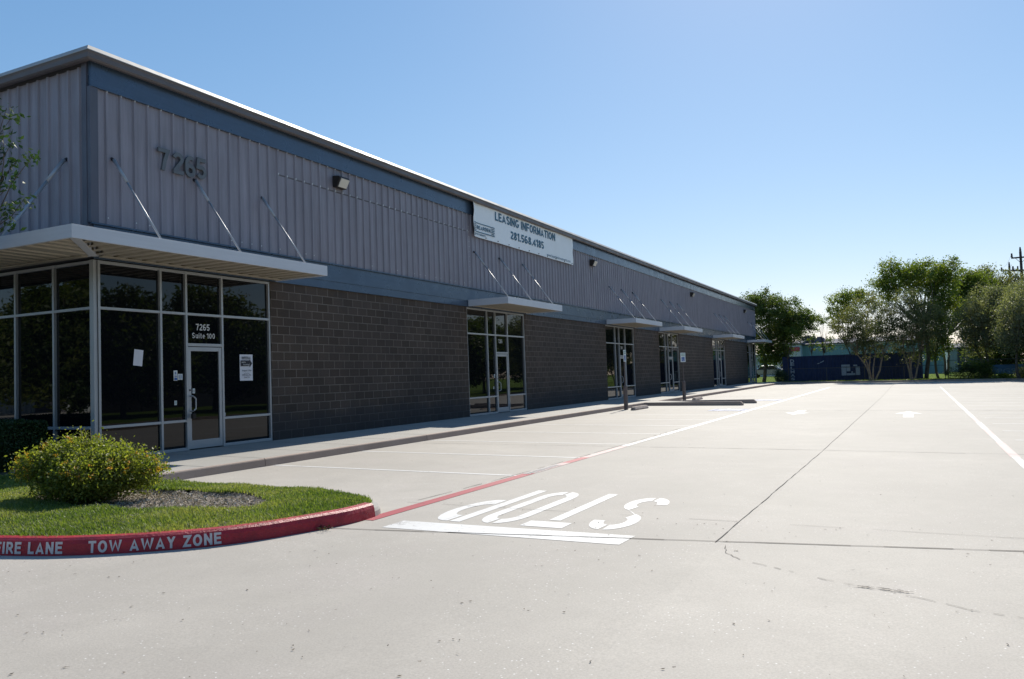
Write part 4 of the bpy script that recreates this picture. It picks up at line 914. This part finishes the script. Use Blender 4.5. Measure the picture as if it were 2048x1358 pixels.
for sx_ in (-hw_, hw_-.14): 
    for sy_ in (-1.22, 1.08): mb.box(sx_, sx_+.14, sy_, sy_+.14, 0, hz_)
for sy_ in (-1.215, 1.115): mb.box(-hw_+.14, hw_-.14, sy_, sy_+.10, .02, .16); mb.box(-hw_+.14, hw_-.14, sy_, sy_+.10, hz_-.11, hz_-.005)
mb.build('corner_frame', M['cont'], ct)
mb = MB(); zz = hz_-.62
for i, ch in enumerate('DELMAS'):
    fr = (.34, .27, .27, .30, .27, .24)[i]; me = text_mesh(ch, .36, fr, 0, .03)
    mb.add(me, Matrix(((1, 0, 0, -hw_+.72), (0, 0, 1, -1.235), (0, 1, 0, zz-(fr-.34)*1.0), (0, 0, 0, 1)))); zz -= .355
mb.build('lettering', M['cont_white'], ct)
mb = MB(); ox = at(1683, 740, YC).x-(x0+x1)/2
for (a_, b_, c_, d__) in ((0, .75, .85, 1.02), (0, .42, 0, .82), (.45, .78, .38, .82), (1.05, 1.4, .85, .98), (1.25, 1.62, 0, .80), (.45, 1.2, 0, .20), (.86, 1.0, .22, .36)): mb.quad((ox+a_, -1.238, .62+c_), (ox+b_, -1.238, .62+c_), (ox+b_, -1.238, .62+d__), (ox+a_, -1.238, .62+d__))
mb.quad(*[(ox-2.1+a_, -1.238, 1.78+b_) for a_, b_ in ((0, 0), (.18, .05), (.16, .12), (-.02, .07))]); mb.quad(*[(ox-1.85+a_, -1.238, 1.86+b_) for a_, b_ in ((0, 0), (.35, .18), (.33, .26), (-.02, .08))])
mb.build('faded_marking', M['cont_white'], ct)
M['fence_steel'] = simple('weathered_fence_steel', (.10, .10, .10), .7, .2)
def chain_fence(name, label, x0, x1, Y, h, zf, rail_mat='fence_steel', step=3.0):
    t = empty(name, (x0, Y, 0)); tag(t, label, 'fence')
    n_ = max(1, round((x1-x0)/step))
    for i in range(n_+1):
        xx = (x1-x0)*i/n_; z0 = zf(x0+xx); MB().tube((xx, 0, z0-.2), (xx, 0, z0+h+.04), .03, .03, 6).build('post', M[rail_mat], t)
    MB().tube((0, 0, zf(x0)+h), (x1-x0, 0, zf(x1)+h), .022, .022, 6).build('rail', M[rail_mat], t)
    wv = MB(); s = 0.; d0 = .09
    while s < x1-x0-h:
        for (a_, b_, o) in ((s, s+h, -.004), (s+h, s, .004)):
            z0 = zf(x0+s); wv.quad((a_-.0016, o, z0), (a_+.0016, o, z0), (b_+.0016, o, z0+h), (b_-.0016, o, z0+h))
        s += d0
    wv.build('wire_mesh', M[rail_mat], t); return t
gz = lambda x: gf(x, 69)
chain_fence('chain_link_fence', 'grey chain link fence running in front of the blue container', x0-2.2, 15.9, 69.6, 1.25, gz)
chain_fence('chain_link_fence', 'taller chain link fence overgrown with vines at the right', 16.1, 30, 69.4, 1.65, gz)
# vines and low shrubs along the right fence
def shrub(label, cx, cy, ells, mat, nclump, per, spread, size, name='shrub', cat='shrub', group=None):
    t = empty(name, (cx, cy, gf(cx, cy))); tag(t, label, cat, group); c, p, tint = clumps(ells, nclump, per, spread, .9, .3); k = p[:, 2] > 0; leaf_mesh('foliage', p[k], size, mat, t, tint[k])
    st = MB()
    for k in rng.choice(len(c), min(14, len(c)), replace=False):
        if c[k][2] > .05: limb(st, (c[k][0]*.5, c[k][1]*.5, -.05), c[k], .02, .006, 3)
    st.build('stems', M['bark'], t); return t
# ------------------------------------------------------------ trees at the back
def px(u, v, Y): return at(u, v, Y)
def on_ground(u, Y):
    q_ = at(u, 750, Y); return Vector((q_.x, Y, gf(q_.x, Y)))
def ell_px(base, Y, u0, u1, v0, v1, dy=1.0):      # ellipsoid covering a box of the picture at depth Y
    a_ = at(u0, (v0+v1)/2, Y); b_ = at(u1, (v0+v1)/2, Y); c_ = at((u0+u1)/2, v0, Y); d = at((u0+u1)/2, v1, Y)
    rx_ = (b_.x-a_.x)/2; rz = (c_.z-d.z)/2
    return ((a_.x+b_.x)/2-base.x, 0, (c_.z+d.z)/2-base.z, rx_, max(.6, rx_*dy), rz)
Y = 71.6; b = on_ground(1527, 74); Y = 74
tree('shade_tree', 'dense dark green tree rising just beyond the far end of the building', b,
     [ell_px(b, Y, *q_) for q_ in ((1492, 1600, 592, 690), (1500, 1560, 577, 640), (1540, 1625, 600, 680), (1505, 1590, 650, 722), (1570, 1640, 620, 665), (1480, 1530, 588, 630), (1512, 1575, 690, 735))], [(0.05, 0)], 3.0, 'leaf_oak', 'bark', 900, 50, .25, .17, .20)
b = on_ground(1575, 72); 
tree('sapling', 'thin yellow green sapling between the dark tree and the container', b, [ell_px(b, 72, *q_) for q_ in ((1575, 1612, 640, 690), (1560, 1600, 650, 680))], [(0.1, 0)], 2.2, 'leaf_bright', 'bark', 60, 30, .16, .15, .04, branches=10)
b = on_ground(1640, 76)
tree('sparse_tree', 'spindly open tree with drooping leafy twigs above the container', b, [ell_px(b, 76, *q_) for q_ in ((1600, 1640, 620, 650), (1625, 1668, 628, 650), (1655, 1685, 640, 668), (1605, 1650, 655, 690), (1640, 1675, 668, 698), (1615, 1680, 685, 705))], [(-.7, 0), (.5, 0)], 2.6, 'leaf_oak', 'bark', 70, 24, .14, .17, .05, branches=34, inner=.1)
def myrtle(u, Y, crown, label, stems, seed_mat='leaf_myrtle', n_=540):
    b = on_ground(u, Y); return tree('crape_myrtle', label, b, [ell_px(b, Y, *q_) for q_ in crown], stems, 2.35, seed_mat, 'bark_pale', n_, 42, .19, .13, .085, group='multi stemmed trees in front of the container', branches=40)
myrtle(1745, 68.3, ((1665, 1800, 600, 700), (1690, 1790, 585, 680), (1655, 1730, 620, 680), (1700, 1800, 640, 722), (1680, 1760, 650, 712)), 'broad multi stemmed tree at the middle of the container, its pale trunks fanning out', [(-1.15, 0), (-.55, .2), (-.05, -.1), (.35, .1), (.95, 0)])
b = on_ground(1698, 73.6); tree('round_tree', 'bright yellow green crown showing behind the left shoulder of the fanning trunk tree', b, [ell_px(b, 74, *q_) for q_ in ((1652, 1712, 582, 640), (1670, 1740, 578, 625))], [(0, 0)], 3.2, 'leaf_bright', 'bark', 150, 44, .22, .17, .08, branches=12)
myrtle(1825, 68.6, ((1765, 1885, 590, 700), (1775, 1870, 575, 660), (1780, 1880, 640, 725), (1800, 1900, 600, 690)), 'multi stemmed tree at the right end of the container with reddish trunks', [(-.6, 0), (-.15, .15), (.25, -.1), (.7, 0)])
b = on_ground(1852, 73.5)
tree('tall_tree', 'tallest tree, its yellow green top standing above its neighbours', b, [ell_px(b, 78, *q_) for q_ in ((1760, 1850, 535, 600), (1790, 1900, 532, 600), (1850, 1920, 545, 625), (1758, 1800, 530, 570), (1740, 1800, 560, 620), (1860, 1920, 590, 650), (1870, 1912, 525, 560))], [(.1, .2)], 4.6, 'leaf_bright', 'bark', 520, 46, .30, .19, .20, branches=40, inner=.3)
b = on_ground(1877, 75)
tree('slender_tree', 'slender dark trunked tree on the bright lawn right of the container', b, [ell_px(b, 75, *q_) for q_ in ((1850, 1905, 600, 680), (1860, 1910, 650, 705), (1845, 1880, 680, 722))], [(0.1, 0)], 3.4, 'leaf_oak', 'bark', 190, 40, .26, .17, .13, branches=24, inner=.1)
b = on_ground(1893, 84)
tree('back_tree', 'open tree standing behind the slender trunk, with sky showing through', b, [ell_px(b, 84, *q_) for q_ in ((1895, 1975, 545, 640), (1905, 1960, 530, 600), (1925, 1990, 540, 600), (1900, 1950, 600, 670))], [(.3, 0), (-.2, 0)], 4.0, 'leaf_bright', 'bark', 430, 42, .30, .19, .14, branches=30, inner=.2)
b = on_ground(1965, 71.5)
tree('grey_tree', 'wide grey green tree over the vine covered fence at the right', b, [ell_px(b, 71.5, *q_) for q_ in ((1905, 2000, 600, 690), (1930, 2040, 570, 690), (1915, 1990, 650, 715), (1960, 2050, 560, 660))], [(-.3, 0), (.4, 0)], 2.4, 'leaf_grey', 'bark', 600, 46, .26, .15, .13, branches=34)
b = on_ground(2045, 66.5); b.z = g(b.x)
tree('grey_tree', 'large grey green tree cut by the right edge of the view', b, [ell_px(b, 66.5, *q_) for q_ in ((1985, 2110, 580, 700), (2000, 2130, 555, 660), (2030, 2150, 600, 715), (1990, 2060, 640, 710))], [(-.3, 0), (.4, 0)], 2.2, 'leaf_grey', 'bark', 620, 46, .26, .15, .14, branches=34)
b = on_ground(2000, 78)
tree('dark_tree', 'dark tree filling the gap low behind the two grey green trees', b, [ell_px(b, 78, *q_) for q_ in ((1925, 2050, 650, 755), (1960, 2080, 640, 750), (1985, 2110, 600, 740))], [(-.3, 0), (.8, 0)], 2.0, 'leaf_oak', 'bark', 520, 46, .32, .2, .2, branches=30)
b = on_ground(1975, 95)
tree('brown_topped_tree', 'bushy tree with brownish top below the utility poles', b, [ell_px(b, 95, *q_) for q_ in ((1930, 2010, 548, 650), (1985, 2070, 540, 640), (1935, 1995, 536, 600))], [(0, 0)], 4.0, 'leaf_myrtle', 'bark', 480, 46, .36, .22, .2)
shrub('dark bushy shrub pressed against the left end of the container', px(1556, 750, 70).x, 70.6, [(0, 0, .7, .5, .5, .85), (.3, 0, .4, .6, .5, .5)], 'leaf_hedge', 60, 60, .14, .09)
for i, (u_, w_, h_, lab, mat_) in enumerate(((1925, 1.5, 1.2, 'vine tangle on the fence nearest the bright lawn', 'leaf_hedge'), (1955, 1.5, 1.35, 'vine tangle on the fence below the pale gap', 'leaf_oak'), (1974, .55, 1.2, 'vine tangle at the left end of the blue sign board', 'leaf_oak'), (2040, .55, .85, 'light green shrub in front of the blue sign board', 'leaf_grey'), (2005, .35, .35, 'low yellowish weed under the blue sign board', 'leaf_bright'))):
    q_ = at(u_, 750, 68.9 if i < 3 else 68.2); shrub(lab, q_.x, q_.y, [(0, 0, h_*.45, w_, .35, h_*.62), (w_*.3, 0, h_*.7, w_*.6, .3, h_*.45)], mat_, 130 if w_ > 1 else 50, 34, .13, .085)
# ground cover under the far trees
n = 9000; x = rng.uniform(2.6, 21, n); y = rng.uniform(67.25, 69.4, n); z = np.array([gf(a_, b_) for a_, b_ in zip(x, y)])+rng.random(n)*.09; ok = (rng.random(n) < .25+.75*(x > 13)); o_ = leaf_mesh('ground_cover', np.stack([x, y, z], 1)[ok], .11, 'leaf_oak', None, rng.random(ok.sum())); tag(o_, 'low weeds and fallen leaves along the strip behind the far kerb', 'weeds', kind='stuff')
# ------------------------------------------------------------ buildings and objects beyond
M['teal'] = sheet_metal('pale_aqua_wall', (.24, .40, .41), .6, .0, .08); M['grey_roof'] = simple('lilac_grey_roof', (.13, .125, .15), .95, var=.1); M['white_wall'] = sheet_metal('white_metal_wall', (.55, .60, .62), .6, 0, .06)
M['red_sign'] = simple('red_sign_face', (.42, .05, .07), .5); M['hvac'] = simple('brown_hvac', (.09, .075, .07), .7); M['dark_window'] = simple('far_window', (.02, .03, .04), .2)
def bld(name, label, Yf, u0, u1, vt, depth, mat, roofmat=None, roof_h=0, over=.25):
    a_ = at(u0, vt, Yf); b_ = at(u1, vt, Yf); t = empty(name, ((a_.x+b_.x)/2, Yf, -.2)); tag(t, label, 'building'); hw = (b_.x-a_.x)/2; hz = a_.z+.2
    w_ = MB(); ribs(w_, lambda s, h, z: (s, -h, z), -hw, hw, 0, hz, .4, .03); w_.box(-hw+.02, hw-.02, .01, depth, 0, hz-.02); w_.build('wall', M[mat], t)
    if roofmat:
        r_ = MB(); r_.prism([(-over, hz-.02), (-over, hz+.12), (depth*.5, hz+roof_h), (depth+over, hz+.12), (depth+over, hz-.02)], lambda y, z: (-hw-over, y, z), lambda y, z: (hw+over, y, z)); r_.build('roof', M[roofmat], t)
    return t, hw, hz
t, hw, hz = bld('aqua_building', 'long pale aqua building with a lilac grey roof behind the container', 95, 1600, 1889, 691, 14, 'teal', 'grey_roof', .85)
MB().box(-hw+.3, -hw+1.2, -.04, -.01, 0, 2.1).box(hw-5, hw-4, -.04, -.01, 0, 2.1).build('door', M['white_wall'], t)
MB().box(-hw+2, hw-2, -.16, -.03, hz-.14, hz-.03).build('gutter', M['white_wall'], t)
t2, hw, hz = bld('shop_front_building', 'white wall with a red sign band at the left end of the aqua building', 93, 1558, 1601, 690, 6, 'white_wall', 'grey_roof', .5)
q0 = at(1563, 703.5, 92.9); q1 = at(1599, 694, 92.9); MB().box(q0.x-t2.location.x, q1.x-t2.location.x, -.12, -.04, q0.z+.2, q1.z+.2).build('red_sign_band', M['red_sign'], t2); MB().box(-1.2, -.3, -.05, -.035, 0, 2).build('door', M['dark_window'], t2)
for u0, u1, v0, v1, lab in ((1603, 1629, 672, 692, 'dark rooftop air unit, left and taller of two'), (1630, 1647, 675, 692, 'grey rooftop air unit, right and lower of two')):
    a_ = at(u0, v1, 97); b_ = at(u1, v0, 97); t = empty('rooftop_unit', ((a_.x+b_.x)/2, 97, a_.z-.3)); tag(t, lab, 'air unit', 'rooftop air units'); hw = (b_.x-a_.x)/2
    MB().box(-hw, hw, 0, 1.6, 0, b_.z-a_.z+.3).build('cabinet', M['hvac' if u0 < 1610 else 'grey_roof'], t, bevel=.03); MB().tube((0, .8, b_.z-a_.z+.3), (0, .8, b_.z-a_.z+.45), .35, .3, 12).build('fan_cowl', M['hvac'], t)
t, hw, hz = bld('white_shed', 'low white metal shed seen past the end of the building beside the dark tree', 100, 1480, 1556, 713, 12, 'white_wall', 'white_wall', .5)
MB().box(hw-2.6, hw-1.7, -.05, -.035, 1.2, 1.9).build('window', M['dark_window'], t)
t, hw, hz = bld('pale_warehouse', 'pale blue grey warehouse glimpsed under the trees at the right', 108, 1896, 2000, 697, 15, 'white_wall', 'grey_roof', .8)
MB().box(-hw+1.0, -hw+4.6, -.06, -.035, 0, 2.6).build('loading_door', M['grey_roof'], t)
mb = MB()
for dx, dz in ((1.5, 3.1), (2.6, 3.6)): mb.tube((-hw+dx, -.12, dz-.2), (-hw+dx, -.04, dz-.2), .42, .42, 14)
mb.build('round_vent', M['dark_window'], t)
# blue sign board behind the right fence
a_ = at(1986, 752, 70.2); b_ = at(2075, 727, 70.2); t = empty('blue_sign_board', ((a_.x+b_.x)/2, 70.2, gf(a_.x, 70))); tag(t, 'faded blue sign board with pale scrawled letters behind the right fence', 'sign'); hw = (b_.x-a_.x)/2; zt_ = b_.z-gf(a_.x, 70)
M['board'] = simple('faded_blue_board', (.04, .13, .26), .6, var=.25, scale=2); M['board_text'] = simple('pale_board_text', (.16, .26, .36), .6)
MB().box(-hw, hw, 0, .05, .35, zt_).build('panel', M['board'], t); MB().box(-hw+.1, -hw+.2, .06, .14, -.2, zt_).box(hw-.2, hw-.1, .06, .14, -.2, zt_).build('post', M['bark'], t)
MB().add(text_mesh('PGS', 1.35, .42, 0, .0), Matrix(((1, 0, 0, -hw+.35), (0, 0, 1, -.012), (0, 1, 0, zt_-.75), (0, 0, 0, 1)))).build('lettering', M['board_text'], t)
# utility poles and wires
M['pole'] = simple('weathered_pole', (.055, .04, .045), .9, var=.2, scale=6)
def pole(u, vt, Y, arms, label, k=1.0):
    tp = at(u, vt, Y); t = empty('utility_pole', (tp.x, Y, 0)); tag(t, label, 'utility pole', 'utility poles behind the trees'); H_ = tp.z
    MB().tube((0, 0, -.5), (0, 0, H_-.55*k), .22*k, .15*k, 10).build('mast', M['pole'], t); ins = MB(); ins.tube((0, 0, H_-.55*k), (0, 0, H_-.5*k), .06, .06).tube((0, 0, H_-.5*k), (0, 0, H_), .14*k, .07*k); 
    for (z, hw) in arms:
        MB().box(-hw, hw, -.20*k-.06, -.20*k+.06, H_-z-.09*k, H_-z+.09*k).build('cross_arm', M['pole'], t)
        for s_ in (-1, 1):
            ins.tube((s_*hw*.93, -.2*k, H_-z+.09*k), (s_*hw*.93, -.2*k, H_-z+.60*k), .12*k, .09*k)
            if z == arms[0][0]: MB().tube((s_*hw*.55, -.2*k, H_-z-.08*k), (0, -.2*k, H_-z-.75*k), .03, .03, 5).build('brace', M['pole'], t)
    ins.build('insulators', M['pole'], t); return t, H_
p1, h1 = pole(2040, 494, 110, ((1.35, 1.05), (3.0, 1.0)), 'tall dark utility pole with two cross arms cut by the right edge', 1.0)
p2, h2 = pole(2018, 524, 135, ((1.35, 1.15),), 'smaller utility pole with one cross arm left of the tall pole', 1.0)
for s_ in (-1, 1):
    a_ = Vector((p1.location.x+s_, 109.8, h1-.85)); b_ = Vector((p2.location.x+s_*1.07, 134.8, h2-.8)); pts = [a_.lerp(b_, i/8)-Vector((0, 0, .5*math.sin(math.pi*i/8))) for i in range(9)]
    w_ = MB().path(pts, [.010]*9, 4).build('power_line', M['pole']); tag(w_, 'overhead wire strung between the two utility poles, %s arm ends' % ('left' if s_ < 0 else 'right'), 'wire', 'overhead wires')
# parked car far behind the dark tree
cb = at(1536, 740, 88); car = empty('parked_car', (cb.x, 88, gf(cb.x, 88))); tag(car, 'small silver car far off, half hidden by the dark trunk beyond the building', 'car')
M['car'] = simple('silver_car_paint', (.45, .47, .50), .25, .4, .03)
MB().prism([(-2.1, .35), (-2.1, .75), (-1.3, .92), (-.7, 1.42), (.8, 1.45), (1.5, .98), (2.1, .9), (2.15, .35)], lambda x_, z: (x_, -.85, z), lambda x_, z: (x_, .85, z)).build('body', M['car'], car, bevel=.08)
MB().prism([(-1.1, .95), (-.62, 1.36), (.72, 1.38), (1.25, .98)], lambda x_, z: (x_, -.87, z), lambda x_, z: (x_, .87, z)).build('window', M['dark_window'], car)
for x_ in (-1.35, 1.35):
    for y_ in (-.88, .68): MB().tube((x_, y_, .33), (x_, y_+.2, .33), .33, .33, 14).build('wheel', M['black_metal'], car)
# ------------------------------------------------------------ what the windows mirror, out of frame: trees across the lot, white shed behind, added dark block
b = Vector((28.5, -4, -.3))
def ell3(*q_): return q_
proto = tree('lot_tree', 'dark round tree beyond the right side of the lot, seen mirrored in the shop windows; copies behind the camera added to block skylight', b, [(0, 0, 4.4, 3.8, 3.6, 3.2), (1, 2.4, 4.6, 2.8, 2.8, 2.8), (-1.4, -2.0, 3.6, 2.6, 2.6, 2.6), (0, 0, 6.4, 2.4, 2.4, 1.7)], [(0, 0)], 2.4, 'leaf_oak', 'bark', 460, 44, .40, .32, .2, group='trees across the lot')
for i, (x_, y_, s_) in enumerate(((30, 3, 1.0), (28, 10, .9), (31, 16, 1.1), (28.5, 23, .95), (30, 31, 1.05), (28.5, 39, .9), (31, 47, 1.1), (29, 55, 1.0), (30, -11, 1.1), (29, -19, 1.0), (-4, -27, 1.2), (-13, -24, 1.1), (-24, -25, .9), (5, -30, 1.3), (14, -32, 1.2), (23, -30, 1.2), (-22, -14, .8), (-29, -21, 1.1), (-37, -18, .9), (-50, -22, 1.1), (30, 64, 1.0), (32, 73, 1.1), (30, 83, 1.0), (33, 94, 1.2), (31, 106, 1.1), (34, 119, 1.3))):  # copies behind the camera are added to cut skylight on the side canopy
    c_ = copy_tree(proto); c_.location = (x_, y_, -.3); c_.rotation_euler.z = i*1.3; c_.scale = (s_, s_, s_)
t = empty('white_warehouse', (-42, -30, g(0))); tag(t, 'white ribbed metal warehouse across the drive, mirrored in the corner windows', 'building')
w_ = MB(); ribs(w_, lambda s, h, z: (s, h, z), -26, 22, 0, 5.6, .6, .05); w_.box(-26, 22, -12, -.02, 0, 5.58); w_.build('wall', M['white_wall'], t)
r_ = MB(); r_.prism([(.4, 5.59), (.4, 5.75), (-6, 6.6), (-12.4, 5.75), (-12.4, 5.59)], lambda y, z: (-26.3, y, z), lambda y, z: (22.3, y, z)); r_.build('roof', M['grey_roof'], t)
MB().box(-6, -2.5, .06, .09, 0, 3.6).box(6, 9.5, .06, .09, 0, 3.6).build('loading_door', M['grey_roof'], t)

t = empty('reflection_block', (40, 15, -.4)); tag(t, 'unseen dark block added beyond the trees across the lot to darken the window reflections', 'building')
MB().box(0, 12, -50, 45, 0, 4.6).build('wall', M['block'], t); MB().box(-.15, 12.15, -50.15, 45.15, 4.61, 4.85).build('coping', M['trim_dark'], t)  # unseen block, added to darken what the shop windows reflect
for i in range(8): MB().box(-.04, .0, -44+11*i, -40.5+11*i, 0, 3.2).build('loading_door', M['grey_roof'], t)
